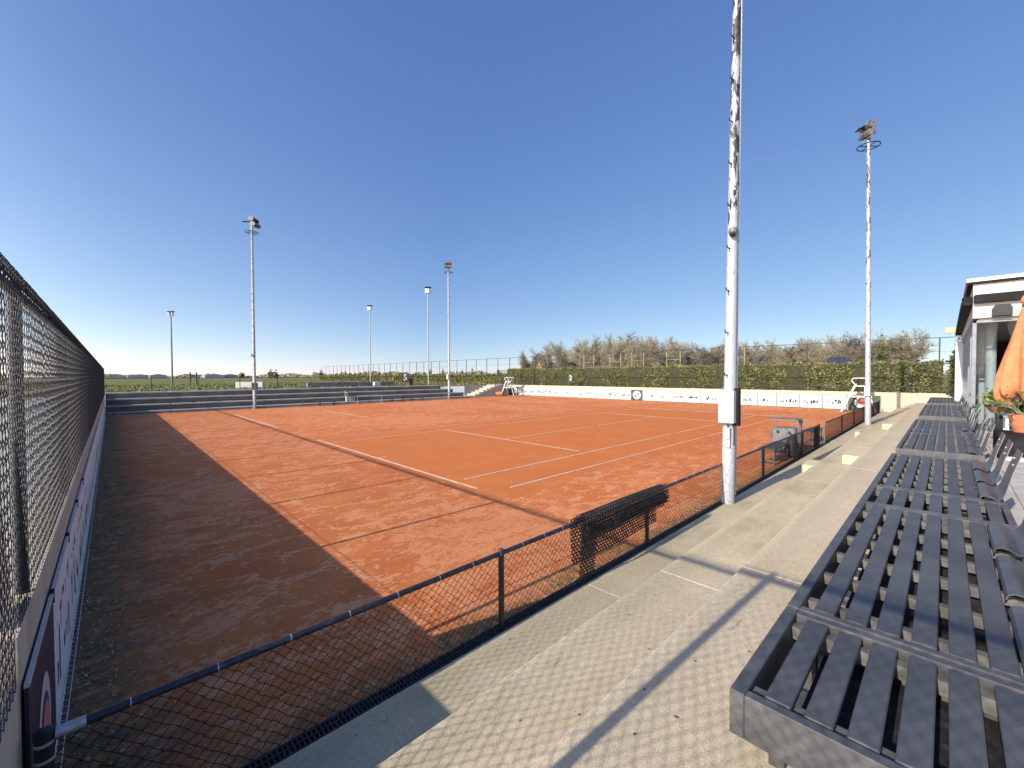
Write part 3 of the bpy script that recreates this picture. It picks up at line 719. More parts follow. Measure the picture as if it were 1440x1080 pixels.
# switch box, small switches, cable duct and dome camera on the near pole
x, y, _ = L(1.95)
MB().cbox(x-.26, x-.10, y-.16, y+.13, 1.66, 2.28, .015).build('switch_box', M['offwhite'], pn)
MB().box(x-.10, x+.02, y-.20, y-.12, 1.60, 2.34).box(x-.02, x+.10, y-.145, y-.11, 1.60, 2.3).build('box_bracket', M['charcoal'], pn)
MB().cbox(x-.20, x-.12, y-.07, y+.03, 1.33, 1.56, .008).cbox(x-.19, x-.12, y-.07, y+.02, 1.17, 1.32, .008).build('socket', M['offwhite'], pn)
MB().tube([(x-.15, y-.02, 1.66), (x-.17, y-.03, 1.60), (x-.15, y, 1.52)], .012, 6).tube([(x-.12, y-.1, 1.66), (x-.10, y-.12, 1.5), (x-.08, y-.11, 1.2)], .010, 6).build('cable', M['black'], pn)
dd = Vector((.62, -.78, 0)); pts = [Vector(L(z))+dd*(rad(z)+.015) for z in (.2, 3, 6, 9, 12, 14)]
MB().tube([tuple(q) for q in pts], .022, 6).build('cable_duct', M['galv'], pn)
q = Vector(L(5.42))+Vector((-.78, -.3, 0)).normalized()*(rad(5.42)+.06)
hb = MB(); hb.lathe([(.02, .085), (.07, .075), (.085, .03), (.085, 0), (.07, -.05), (.02, -.075)], 12, tuple(q)); dc = hb.build('dome_camera', M['metalgrey'], pn, True)
MB().lathe([(.055, .0), (.06, -.045), (.045, -.07), (.01, -.085)], 12, (q.x-.03, q.y, q.z-.01)).build('dome', M['black'], dc, True)
pr, L, rad = pole(21.6, -9.74, 'tall floodlight pole with peeling white paint beside the right umpire chair', M['pole'], gp, lean=(0., .009), towards=(11.9, 0), base=.04, fwk=.35, pegstep=.84, pegdir=(-.8, -.2, 0), pegl=.12)
MB().box(21.6-.22, 21.6-.10, -9.82, -9.60, 1.5, 2.0).build('switch_box', M['offwhite'], pr)
pl_, L, rad = pole(2.2, 25.82, 'tall grey floodlight pole in front of the far stand, on the left', M['pole_far'], gp, towards=(11.9, 16), pegstep=.62, barl=.75)
b = MB(); b.box(2.0, 2.08, 25.68, 25.96, 1.55, 2.1).box(2.34, 2.42, 25.68, 25.96, 1.55, 2.1); b.build('switch_box', M['metalgrey'], pl_)
hb = MB(); hb.lathe([(.03, .10), (.09, .09), (.10, 0), (.09, -.08), (.02, -.12)], 10, (1.96, 25.7, 4.3)); hb.build('dome_camera', M['lamp_white'], pl_)
p2, L, rad = pole(21.05, 25.85, 'tall grey floodlight pole at the right end of the far stand', M['pole_far'], gp, towards=(11.9, 16), pegstep=.62)
MB().box(20.78, 20.93, 25.65, 25.95, 2.2, 2.75).build('switch_box', M['offwhite'], p2)
# lamp posts of the courts beyond
def lamp_post(x, y, H, label, mat, r0=.11, wd=.28):
    r = empty('lamp_post', (x, y, ZG), label, 'lamp post', 'lamp posts beyond the far stand')
    MB().tube([(x, y, ZG), (x, y, ZG+H*.45), (x, y, ZG+H-.9)], [r0, r0*.8, r0*.55], 10).build('shaft', mat, r, True)
    zt = ZG+H
    MB().tube([(x, y, zt-.95), (x, y, zt-.1)], .05, 6).tube([(x-wd, y+wd, zt-.12), (x+wd, y-wd, zt-.12)], .05, 6).build('bracket', M['charcoal'], r)
    for s_ in (-wd*.5, wd*.5):
        c_ = (x+s_*.8, y-s_*.8); lb = MB(); lb.cbox(c_[0]-.19, c_[0]+.19, c_[1]-.19, c_[1]+.19, zt-.95, zt-.25, .06); lm = lb.build('lamp_head', M['lamp_white'], r)
        MB().box(c_[0]-.23, c_[0]+.23, c_[1]-.23, c_[1]+.23, zt-.245, zt-.08).build('hood', M['charcoal'], lm)
    return r
lamp_post(26.4, 38.4, 13.9, 'grey lamp post beyond the far stand, just left of the tall pole', M['pole_far'])
lamp_post(26.7, 57.4, 13.7, 'grey lamp post beyond the far stand with white head, middle distance', M['pole_far'])
lamp_post(2.2, 88, 13.6, 'dark lamp post standing alone on the far grass at left', M['pole_dark'], .16, .55)

# ------------------------------------------------------------------ far stand
fs = empty('concrete_stand', (8, 27.5, 0), 'long grey concrete stand of four rows in shade along the far side', 'stand')
lv = [(25.95, 26.85, .21, -6.38, 24.4), (26.85, 27.75, .63, -6.38, 23.9), (27.75, 28.65, 1.05, -6.38, 23.0), (28.65, 29.70, 1.47, -6.38, 21.9)]
for y0, y1, z, x0, x1 in lv:
    b = MB(); b2 = MB(); xs = np.arange(x0, x1+.01, 3.54); xs = list(xs[:-1])+[x1]
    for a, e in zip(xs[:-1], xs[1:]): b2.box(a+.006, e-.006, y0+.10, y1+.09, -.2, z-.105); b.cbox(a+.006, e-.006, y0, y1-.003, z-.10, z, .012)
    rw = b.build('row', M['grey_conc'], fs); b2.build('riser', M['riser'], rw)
MB().cbox(-6.38, 25.6, 25.86, 25.95, -.2, .06, .01).build('kerb', M['grey_conc'], fs)
hr = empty('handrail', (8, 25.8, 0), 'low black handrail standing along the front of the far stand', 'handrail')
for x in np.arange(-6.0, 22, 2.95): MB().tube([(x, 25.80, 0), (x, 25.80, .78)], .026, 6).build('post', M['metalgrey'], hr)
MB().tube([(-6.0, 25.80, .77), (10.45, 25.80, .77)], .026, 6).tube([(13.2, 25.80, .74), (21.6, 25.80, .74)], .024, 6).build('top_rail', M['rail'], hr)
MB().tube([(10.6, 25.80, 0), (10.6, 25.80, .74), (13.0, 25.80, .74), (13.0, 25.80, 0)], .028, 6).build('gate_hoop', M['pole_far'], hr)
# things by the far stand: a white pillar unit and low dark benches
sc_ = empty('ball_machine', (9.9, 26.4, .21), 'white and grey court cleaning unit on the lowest row of the far stand', 'machine')
MB().cbox(9.72, 9.92, 26.25, 26.45, .21, 1.15, .02).build('column', M['offwhite'], sc_); MB().cbox(10.05, 10.55, 26.2, 26.5, .21, .75, .02).build('bin', M['pole_far'], sc_)
MB().cbox(9.62, 10.6, 26.2, 26.5, 1.15, 1.24, .02).cbox(9.60, 9.70, 26.2, 26.35, .8, 1.02, .01).build('hood', M['metalgrey'], sc_)
def far_bench(x, lab):
    r = empty('court_bench', (x, 25.2, 0), lab, 'bench', 'dark benches in front of the far stand')
    MB().box(x-.75, x+.75, 25.05, 25.45, .42, .46).build('seat', M['benchdark'], r)
    for sx in (-.62, .62):
        MB().box(x+sx-.025, x+sx+.025, 25.06, 25.10, 0, .42).box(x+sx-.025, x+sx+.025, 25.40, 25.44, 0, .42).build('leg', M['black'], r)
for x, l in ((7.6, 'dark court bench in front of the far stand, left of the white unit'), (14.4, 'dark court bench in front of the far stand, just right of the gate hoop'), (16.6, 'dark court bench in front of the far stand, farthest right')): far_bench(x, l)
# fence behind the stand
ff = empty('chain_link_fence', (10, 30.5, ZG), 'low black mesh fence on the grass bank behind the far stand', 'fence')
xs = [-9.7+BAY*k for k in range(13)]
for x in xs: MB().tube([(x, 30.5, 1.1), (x, 30.5, 2.52)], .03, 6).build('post', M['rail'], ff)
MB().tube([(xs[0], 30.5, 2.48), (xs[-1], 30.5, 2.48)], .026, 6).build('top_rail', M['rail'], ff)
for x in xs[:-1]: panel(me_mid, (x, 30.5, 1.4), 0, ff)
# gate in the corner
gt = empty('mesh_gate', (25.2, 28.4, 0), 'black mesh gate with a thick post at the right end of the far stand', 'gate')
MB().tube([(24.9, 28.0, 0), (24.9, 28.0, 2.25)], .055, 8).build('gate_post', M['black'], gt)
for x in (22.3, 26.2): MB().tube([(x, 28.9, .3), (x, 28.9, 2.5)], .035, 6).build('gate_post', M['black'], gt)
MB().tube([(22.3, 28.9, 2.46), (26.2, 28.9, 2.46)], .03, 6).tube([(26.2, 28.9, 2.46), (30.6, 28.9, 2.6)], .03, 6).tube([(26.2, 28.9, 1.4), (30.6, 28.9, 1.5)], .02, 6).build('gate_rail', M['black'], gt)
for x in (28.3, 30.6): MB().tube([(x, 28.9, 1.2), (x, 28.9, 2.6)], .035, 6).build('gate_post', M['black'], gt)
# stairs up to the path
st = empty('concrete_stairs', (27.5, 27.5, 0), 'short flight of pale concrete stairs in the corner beside the gate', 'stairs')
for k in range(7):
    x0 = 24.95+k*.62; MB().box(x0, x0+.62 if k < 6 else 31, 26.9, 28.4, -.1, .20+k*.2).build('stair', M['step_hi'], st)
MB().prism([(25.3, -.1), (31, -.1), (31, 1.36), (29.3, 1.36), (25.3, .10)], 1, 26.74, 26.9).build('side_wall', M['grey_conc'], st)
MB().box(25.3, 31.6, 28.41, 28.6, -.1, 1.42).build('back_wall', M['grey_conc'], st)

# ------------------------------------------------------------------ umpire chairs
def umpire(x, y, rz, lab):
    r = empty('umpire_chair', (0, 0, 0), lab, 'umpire chair', 'white umpire chairs by the far wall')
    for s_ in (-.32, .32):
        MB().box(-.05, .05, -.03, .03, 0, 1).xf(Matrix.Translation((0, s_, 0)) @ Matrix(((1, 0, .62, -.85), (0, 1, 0, 0), (0, 0, 1.55, 0), (0, 0, 0, 1)))).build('ladder_side', M['white'], r)
        MB().box(-.03, .03, -.025, .025, 0, 1).xf(Matrix.Translation((0, s_, 0)) @ Matrix(((1, 0, -.42, .62), (0, 1, 0, 0), (0, 0, 1.40, 0), (0, 0, 0, 1)))).build('back_leg', M['white'], r)
        pts = [(-.30, s_, 1.55), (-.42, s_, 1.72), (-.36, s_, 1.84), (-.1, s_, 1.86), (.30, s_, 1.86), (.32, s_, 1.60)]
        MB().tube(pts, .032, 6).build('armrest', M['white'], r)
    for k in range(4): z = .28+.3*k; MB().box(-.85+.4*z-.05, -.85+.4*z+.05, -.32, .32, z-.015, z+.015).build('rung', M['charcoal'], r)
    MB().box(-.30, .28, -.31, .31, 1.40, 1.46).build('seat', M['white'], r)
    MB().prism([(.26, 1.46), (.31, 1.46), (.36, 1.84), (.31, 1.84)], 1, -.28, .28).build('backrest', M['white'], r)
    MB().box(-.52, .45, .29, .335, .82, .88).box(-.52, .45, -.335, -.29, .82, .88).build('brace', M['white'], r)
    r.location = (x, y, 0); r.rotation_euler = (0, 0, rz); r.scale = (1.25, 1.25, 1.25); return r
umpire(30.9, -8.45, math.radians(-84), 'white umpire chair at the right corner beside the peeling pole')
umpire(30.4, 25.9, math.radians(-70), 'white umpire chair in the left corner beside the stairs')
dr = empty('court_roller', (29.3, 26.7, 0), 'orange-red roller drum lying beside the left umpire chair', 'roller')
MB().tube([(28.8, 26.9, .27), (29.5, 26.3, .27)], .27, 16).build('drum', M['roller'], dr, True); MB().tube([(28.75, 26.95, .27), (28.4, 26.6, .3), (28.9, 26.0, .3), (29.55, 26.25, .27)], .025, 6).build('handle', M['metalgrey'], dr)

# ------------------------------------------------------------------ courtside furniture behind the near fence
def court_bench(x0, x1, y0, y1, lab, back):
    r = empty('court_bench', ((x0+x1)/2, (y0+y1)/2, 0), lab, 'bench', 'courtside benches behind the near fence')
    n = 5
    for k in range(n): a = y0+(y1-y0)*k/n; MB().cbox(x0, x1, a+.006, a+(y1-y0)/n-.006, .44, .475, .004).build('slat', M['benchdark'], r)
    for x in (x0+.08, x1-.12):
        for y in (y0+.03, y1-.07): MB().box(x, x+.04, y, y+.04, 0, .438).build('leg', M['metalgrey'], r)
        MB().box(x, x+.04, y0+.07, y1-.07, .10, .14).build('foot_bar', M['metalgrey'], r)
    MB().box(x0+.12, x1-.12, y0+.04, y0+.07, .10, .13).build('stretcher', M['metalgrey'], r); return r
court_bench(7.55, 9.25, -9.12, -8.68, 'dark slatted court bench behind the near fence, nearest', 0)
court_bench(12.6, 14.4, -9.10, -8.68, 'dark slatted court bench behind the near fence, beyond the gate posts', 0)
bn = empty('litter_bin', (10.1, -8.9, 0), 'grey steel litter bin with a raised canopy next to the court bench', 'bin')
MB().cbox(9.75, 10.25, -9.15, -8.45, .12, .86, .05).build('body', M['metalgrey'], bn)
for yy in (-8.98, -8.66): MB().tube([(9.735, yy, .72), (9.748, yy, .72)], .05, 10).build('hole', M['black'], bn)
b = MB(); b.prism([(-8.35, 1.10), (-8.35, 1.135), (-9.15, 1.16), (-9.22, 1.13), (-9.25, 1.02), (-9.215, 1.02), (-9.19, 1.105), (-9.14, 1.125)], 0, 9.72, 10.28); b.build('canopy', M['metalgrey'], bn, fix=True)
for x in (9.80, 10.16): MB().box(x, x+.04, -9.23, -9.19, .0, 1.03).build('canopy_post', M['metalgrey'], bn)
MB().box(9.8, 10.2, -9.1, -8.5, 0, .12).build('plinth_or_dark_fill', M['black'], bn)
bg_ = empty('rubbish_bag', (9.3, -9.2, 0), 'black rubbish sack slumped between bench and litter bin', 'bag')
hb = MB(); hb.lathe([(.10, .01), (.19, .04), (.21, .25), (.18, .48), (.10, .60), (.03, .66), (.06, .72)], 14, (9.38, -9.12, 0))
for i in range(len(hb.v)): v = hb.v[i]; k_ = 1+.12*math.sin(7*math.atan2(v[1]+9.12, v[0]-9.38)+v[2]*9); hb.v[i] = (9.38+(v[0]-9.38)*k_, -9.12+(v[1]+9.12)*k_*.8, v[2])
hb.build('sack', M['rubber'], bg_, True)

# ------------------------------------------------------------------ slatted benches on the upper step
YB0, YB1, ZB = -11.845, -12.94, 1.25
def bracket(x, wd, parent):
    """bent sheet-metal backrest holder: curls off the seat edge and rises, leaning back"""
    prof = [(-12.745, 1.245), (-12.755, 1.275), (-12.785, 1.290), (-12.825, 1.285), (-12.86, 1.262), (-12.885, 1.255), (-12.91, 1.275), (-12.935, 1.33), (-12.985, 1.54), (-13.05, 1.76)]
    th = .006; b = MB(); V = []; n = len(prof)
    for i, (y, z) in enumerate(prof):
        a = prof[max(i-1, 0)]; e = prof[min(i+1, n-1)]; t_ = Vector((e[0]-a[0], e[1]-a[1])).normalized(); nn = (-t_.y*th, t_.x*th)
        u = max(0, (i-5)/(n-6)) if n > 6 else 0; xa = x+wd*.22*u; xb = x+wd-wd*.22*u
        V += [(xa, y, z), (xb, y, z), (xb, y+nn[0], z+nn[1]), (xa, y+nn[0], z+nn[1])]
    fs_ = []
    for i in range(n-1):
        k = i*4
        for a in range(4): e = (a+1) % 4; fs_.append((k+a, k+e, k+4+e, k+4+a))
    fs_ += [(0, 3, 2, 1), (n*4-4, n*4-3, n*4-2, n*4-1)]
    o = b.add(V, fs_).build('back_bracket', M['bracket'], parent, True, fix=True)
    for zz, yy, ux in ((1.66, -13.021, .62), (1.60, -13.003, .44)):
        MB().tube([(x+wd*ux, yy+.002, zz), (x+wd*ux, yy+.0085, zz+.002)], .011, 8).build('screw', M['galv'], o)
def slat_bench(x0, x1, back, lab, idx, nbr=3):
    r = empty('slatted_bench', ((x0+x1)/2, (YB0+YB1)/2, ZT), lab, 'bench', 'slatted benches in a row on the upper step')
    pf = .058; b = MB(); zb = 1.06
    b.cbox(x0, x1, YB0-pf, YB0, zb, ZB, .004)                                        # court-side rail
    b.cbox(x0, x0+.05, YB1, YB0-pf-.0005, zb, ZB-.002, .004).cbox(x1-.05, x1, YB1, YB0-pf-.0005, zb, ZB-.002, .004)
    b.cbox(x0+.0505, x1-.0505, YB1, YB1+.05, zb, ZB-.004 if not back else 1.20, .004)
    b.build('frame', M['benchframe'], r)
    n = 7 if not back else 6
    for k in range(n):
        a = -11.965-k*.1355
        jy = random.gauss(0, .0018); jz = random.gauss(0, .0011); jr = random.gauss(0, .0012)
        MB().cbox(x0+.062+random.uniform(0, .004), x1-.062-random.uniform(0, .004), a-.095+jy, a+jy, ZB-.034, ZB-.004+jz, .005).xf(Matrix.Translation(((x0+x1)/2, a, 0)) @ Matrix.Rotation(jr, 4, 'Z') @ Matrix.Translation((-(x0+x1)/2, -a, 0))).build('slat', M['slat'], r)
    nj = 2 if x1-x0 < 1.3 else int((x1-x0)/.42)
    for k in range(nj):
        x = x0+.09 if nj == 2 and k == 0 else (x1-.15 if nj == 2 else x0+.22+(x1-x0-.5)*k/(nj-1))
        MB().box(x, x+.055, YB1+.0505, YB0-pf-.001, ZB-.10, ZB-.0345).build('joist', M['joist'], r)
    MB().box(x0+.30, x1-.10, YB1+.12, YB0-.20, ZT+.004, ZB-.15).build('plinth_or_dark_fill', M['rubber'], r)  # added dark box, stands in for the shade seen between the slats
    for x in (x0+.20, x1-.095):
        for y in (YB0-.16, YB1+.055): MB().box(x, x+.07, y, y+.06, ZT+.002, zb).build('leg', M['benchframe'], r)
    if back:
        w = (x1-x0)/nbr
        for k in range(nbr): bracket(x0+.05+w*k, w*.82, r)
    return r
mods = [(-4.13, -3.20, 0, 'short slatted bench without brackets at the near end of the row'), (-3.18, -.28, 1, 'nearest long slatted bench with steel back brackets'),
        (-.26, .69, 0, 'short slatted bench between the two nearest long ones'), (.71, 3.62, 1, 'second long slatted bench, crossed by no shadow, before the first gap'),
        (4.36, 7.40, 1, 'long slatted bench just past the first gap in the row'), (7.42, 8.35, 0, 'short slatted bench past the first gap in the row'), (8.37, 11.35, 1, 'long slatted bench just before the second gap'),
        (13.05, 16.0, 1, 'long slatted bench just past the second gap, by the clubhouse'), (16.02, 16.95, 0, 'short slatted bench past the second gap, by the clubhouse'), (16.97, 19.9, 1, 'fourth-last slatted bench of the row, a long one'),
        (21.4, 24.3, 1, 'long slatted bench near the far end of the row'), (24.32, 25.25, 0, 'farthest short slatted bench'), (25.27, 28.2, 1, 'farthest long slatted bench')]
for i, (a, e, bk, l) in enumerate(mods): slat_bench(a, e, bk, l, i)

# ------------------------------------------------------------------ clubhouse
cl = empty('clubhouse', (12, -13, ZT), 'white flat-roofed clubhouse with dark awning box and glass corner on the right', 'building')
X0, X1, Y1, Y0 = 12.0, 26.4, -12.98, -27.0; ZF, ZR = 4.2, 5.24
b = MB(); b.box(X0, X1, Y0, Y1, ZF, ZR-.002); b.build('fascia', M['offwhite'], cl)
MB().box(X0-.14, X1+.1, Y0-.1, Y1+.14, ZR, ZR+.10).build('roof', M['white'], cl)
MB().box(X0-.10, X1+.05, Y0, Y1+.10, ZR-.05, ZR-.001).build('roof_edge', M['charcoal'], cl)
MB().cbox(X0-.20, X0-.002, Y0+.2, Y1-.01, 4.63, 4.86, .03).build('awning_box', M['charcoal'], cl)
MB().cbox(X0-.05, X1-.3, Y1+.002, Y1+.22, 4.60, 4.84, .03).build('awning_box', M['charcoal'], cl)
MB().box(X0-.03, X0+.02, Y1+.225, Y1+.23, 4.70, 4.73).build('awning_plate', M['white'], cl)
MB().box(X0+.12, X1-.05, Y0+.1, Y1-.12, ZF-.06, ZF-.002).build('ceiling', M['ceil'], cl)
MB().box(X0+.3, X1-.2, -22.2, -22.0, ZT, ZF-.07).box(X1-.2, X1, Y0, Y1-.1, ZT, ZF-.003).build('inner_wall', M['interior'], cl)
MB().box(X0+.02, X1-.02, Y0+.1, Y1-.02, ZT+.004, ZT+.03).build('inner_floor', M['floorin'], cl)
# glazing: court side and terrace side, with frames
fx = [12.0, 13.6, 15.4, 17.4, 19.6, 22.0, 24.0]
b = MB()
for x in fx[:-1]: b.box(x, x+.08, Y1-.08, Y1-.001, ZT+.03, ZF-.062)
b.box(X0, 24., Y1-.075, Y1-.006, ZF-.13, ZF-.062).box(X0, 24., Y1-.075, Y1-.006, ZT+.03, ZT+.12); b.build('window_frame', M['bluegrey'], cl)
MB().box(X0+.08, 24, Y1-.045, Y1-.03, ZT+.125, ZF-.135).build('pane', M['glass'], cl)
b = MB()
for y in (-14.9, -16.9, -18.9, -20.9): b.box(X0+.001, X0+.08, y, y+.08, ZT+.03, ZF-.062)
b.box(X0+.004, X0+.075, Y0+.3, Y1-.081, ZF-.13, ZF-.0625).box(X0+.004, X0+.075, Y0+.3, Y1-.081, ZT+.03, ZT+.12); b.build('window_frame', M['bluegrey'], cl)
MB().box(X0+.03, X0+.045, Y0+.3, Y1-.085, ZT+.125, ZF-.135).build('pane', M['glass'], cl)
for x, y, r_ in ((13.6, -13.42, .115), (15.6, -13.32, .115)): MB().tube([(x, y, ZT), (x, y, ZF-.061)], r_, 18).build('column', M['white'], cl, True)
MB().box(24.0, 24.5, Y1-.6, Y1+.22, ZT, ZF-.002).box(24.5, X1, Y1-.2, Y1+.1, ZT, ZF-.003).build('pier', M['white'], cl)
MB().prism([(-13.34, 4.22), (-13.34, 4.42), (-13.40, 4.53), (-13.66, 4.53), (-13.71, 4.42), (-13.71, 4.22)], 0, X0-.24, X0-.003).build('heater', M['black'], cl, fix=True)
MB().cbox(25.2, 25.5, Y1+.18, Y1+.60, 4.72, 4.98, .02).build('lamp_box', M['cream'], cl)
MB().tube([(13.2, -14.9, ZR+.1), (13.2, -14.9, ZR+.85)], .012, 5).build('aerial', M['metalgrey'], cl)

# ------------------------------------------------------------------ parasol, pots, tables on the terrace
pa = empty('parasol', (8.98, -13.74, ZT), 'closed orange parasol standing in front of the clubhouse at the right edge', 'parasol')
MB().tube([(8.98, -13.74, ZT), (8.98, -13.74, 4.55)], .035, 10).build('pole', M['metalgrey'], pa, True)
prof = [(.035, 4.42), (.09, 4.36), (.12, 4.25), (.065, 4.16), (.10, 4.08), (.17, 3.75), (.24, 3.35), (.32, 2.95), (.39, 2.55), (.43, 2.28), (.41, 2.12), (.33, 2.03), (.20, 2.02)]
vs = []; nn = 72
for i, (r_, z) in enumerate(prof):
    for k in range(nn):
        a = 2*PI*k/nn; u = min(1, max(0, (4.16-z)/1.5)); q = 1+u*(.15*math.sin(8*a+1.2*z)+.07*math.sin(13*a+2.1*z+1)+.05*math.sin(3*a-z))
        dz = u*(.10*math.sin(3*a+.6)+.05*math.sin(8*a)) if i > 8 else 0
        vs.append((8.98+r_*q*math.cos(a), -13.74+r_*q*math.sin(a), z+dz))
b = MB(); b.add(vs, [(i*nn+k, i*nn+(k+1) % nn, (i+1)*nn+(k+1) % nn, (i+1)*nn+k) for i in range(len(prof)-1) for k in range(nn)]); b.build('canopy', M['orange'], pa, True)
MB().lathe([(.09, 4.12), (.09, 4.18)], 16, (8.98, -13.74, 0)).build('strap', M['rust'], pa)
MB().cbox(8.62, 9.34, -14.1, -13.38, ZT+.001, ZT+.09, .02).build('base_plate', M['charcoal'], pa)
def potplant(name_lab, x, y, z0, r_, h_, potm, leafm, nl, lsz, spread, stalk):
    r = empty('potted_plant', (x, y, z0), name_lab, 'potted plant', 'potted plants on the terrace')
    MB().lathe([(r_*.62, 0), (r_*.9, h_*.5), (r_, h_), (r_*1.06, h_), (r_*1.06, h_*1.06), (r_*.9, h_*1.06), (r_*.85, h_*.95)], 20, (x, y, z0)).build('pot', potm, r, True)
    P = rng.normal(size=(nl, 3))*np.array(spread)+np.array([x, y, z0+h_+spread[2]*1.3]); P = P[P[:, 2] > z0+h_*.8]
    o = link('foliage', leaf_mesh('foliage', P-np.array([x, y, z0]), lsz, 0, .3), leafm, r)
    if stalk:
        b = MB()
        for _ in range(16):
            a = random.uniform(0, 2*PI); L_ = random.uniform(.35, .8); q = Vector((x, y, z0+h_)); d_ = Vector((math.cos(a)*.6, math.sin(a)*.6, .8)).normalized(); pts = [tuple(q)]
            for s_ in range(5): q = q+d_*L_/5; d_ = (d_+Vector((random.gauss(0, .25), random.gauss(0, .25), -.22))).normalized(); pts.append(tuple(q))
            b.tube(pts, [.006, .005, .004, .004, .003, .002], 4)
        b.build('stems', M['bark_dark'], r)
    return r
PX, PY = spot(1404, 11.3)
pp = potplant('leafy green plant in a brown bowl on a thin stand by the clubhouse corner', PX, PY, 1.55, .20, .16, M['brownpot'], M['potleaf'], 300, .075, (.17, .17, .13), False)
MB().tube([(PX, PY, ZT), (PX, PY, 1.56)], .025, 8).tube([(PX, PY, ZT), (PX, PY, ZT+.03)], [.18, .15], 14).build('stand', M['metalgrey'], pp)
QX, QY = spot(1438, 8.9)
potplant('straggly twiggy plant in a large orange pot under the parasol', QX, QY, 1.352, .19, .36, M['terracotta'], M['ivy'], 120, .05, (.24, .24, .16), True)
lb = empty('planter_box', (7.5, -14.2, ZT), 'low black box bench on the terrace carrying the orange pot', 'planter')
MB().cbox(6.95, 8.3, -15.4, -13.22, ZT+.10, 1.35, .015).build('body', M['charcoal'], lb); MB().box(7.0, 8.25, -15.3, -13.3, ZT+.001, ZT+.099).build('plinth_or_dark_fill', M['offwhite'], lb)
tb = empty('terrace_table', (10.1, -14.3, ZT), 'white garden table behind the parasol', 'table')
MB().cbox(9.65, 10.45, -15.3, -13.45, 1.55, 1.60, .01).build('tabletop', M['white'], tb)
for x in (9.72, 10.32):
    for y in (-15.2, -13.55): MB().box(x, x+.06, y, y+.06, ZT+.001, 1.55).build('leg', M['white'], tb)
MB().cbox(9.7, 10.4, -15.25, -13.5, 1.15, 1.18, .005).build('shelf', M['white'], tb)

# ------------------------------------------------------------------ hedge behind the far wall, tall fence, bushes
def hedge(x0, x1, y0, y1, z0, z1, n, lab, mat, size, core=True):
    r = empty('hedge', ((x0+x1)/2, (y0+y1)/2, z0), lab, 'hedge')
    if core: MB().box(x0+.08, x1-.05, y0, y1, z0, z1-.1).build('hedge_core', M['hedgecore'], r)
    k = rng.random(n); P = np.empty((n, 3)); P[:, 1] = y0+(y1-y0)*rng.random(n)
    top = k < .25; P[:, 0] = np.where(top, x0+(x1-x0)*rng.random(n), x0+np.abs(rng.normal(size=n))*.10)
    wav = .10*np.sin(P[:, 1]*1.3)+.07*np.sin(P[:, 1]*3.1+1)
    P[:, 2] = np.where(top, z1-.05+wav*.6+rng.normal(size=n)*.07, z0+(z1-z0)*rng.random(n)); P[:, 0] += wav*np.where(top, 0, .8)
    link('foliage', leaf_mesh('foliage', P-np.array([(x0+x1)/2, (y0+y1)/2, z0]), size), mat, r); return r
hedge(34.2, 35.4, -12.3, 30.5, ZG, 3.42, 42000, 'long trimmed evergreen hedge standing behind the far end fence', M['hedge'], .075)
def blob(name, lab, x, y, z0, rx, ry, rz, n, mat, size, cat='shrub', group=None, cone=0.):
    r = empty(name, (x, y, z0), lab, cat, group)
    MB().tube([(x, y, z0-.05), (x+.05, y, z0+rz)], [.06, .03], 6).build('stem', M['bark_dark'], r)
    d = rng.normal(size=(n, 3)); d /= np.linalg.norm(d, axis=1)[:, None]; rad = (rng.random(n)**.45)
    lump = 1+.22*np.sin(d[:, 0]*5+x)+.2*np.sin(d[:, 1]*6+y)+.18*np.sin(d[:, 2]*7)
    P = d*(rad*lump)[:, None]*np.array([rx, ry, rz]); P[:, 2] += rz
    if cone: P[:, :2] *= (1-cone*np.clip(P[:, 2:3]/(2*rz), 0, 1))
    P[:, 2] = np.abs(P[:, 2]); link('foliage', leaf_mesh('foliage', P, size), mat, r); return r
blob('evergreen_tree', 'dense dark evergreen beside the far corner of the clubhouse', 30.6, -13.2, 1.2, .9, .9, 1.75, 2600, M['conif'], .10, 'tree', None, .35)
blob('cypress', 'thin spiky cypress top rising behind the evergreen by the clubhouse', 36.0, -14.0, 1.2, .38, .38, 2.35, 900, M['conif'], .09, 'tree', None, .75)
blob('evergreen_tree', 'rounded dark shrub left of the evergreen by the clubhouse', 33.6, -13.1, 1.2, .8, .8, 1.1, 1400, M['hedge'], .09, 'tree')
blob('yellow_shrub', 'round pale yellow flowering shrub above the hedge at left', 52, 44.5, ZG, 1.9, 1.9, 1.35, 1800, M['yellow'], .13)
blob('yellow_shrub', 'smaller pale yellow flowering shrub right of the big one', 52, 40.6, ZG, 1.3, 1.3, 1.55, 1200, M['yellow'], .13)
XT = 42.
tf = empty('tall_fence', (XT, 40, ZG), 'very long tall black fence running along the path behind the hedge', 'fence')
yy = -15.; posts = []
while yy < 125: posts.append(yy); yy += 2.95
for k, y in enumerate(posts): MB().tube([(XT, y, ZG-.1), (XT, y, 5.52)], .045 if k % 2 else .055, 6).build('post', M['rail'], tf)
b = MB(); b.tube([(XT, posts[0], 5.5), (XT, posts[-1], 5.5)], .03, 5)
for z in (4.4, 3.3, 2.2): b.tube([(XT, posts[0], z), (XT, posts[-1], z)], .008, 4)
b.build('top_rail', M['rail'], tf)
hb_ = hedge(41.2, 42.6, 31.2, 124, ZG, 2.75, 26000, 'rough olive ivy hedge under the tall fence, running off to the left', M['bush'], .13)
k = 0
for i in range(26):
    y = 31+i*3.4+random.uniform(-.8, .8); h_ = random.choice([.5, .6, .75, .9])
    blob('climbing_bush', 'small dark ivy bush climbing a post of the tall fence', 41.9, y, 2.3, .40, .40, h_, 120, M['conif'], .10, 'bush', 'ivy bushes climbing the tall fence posts', .5)
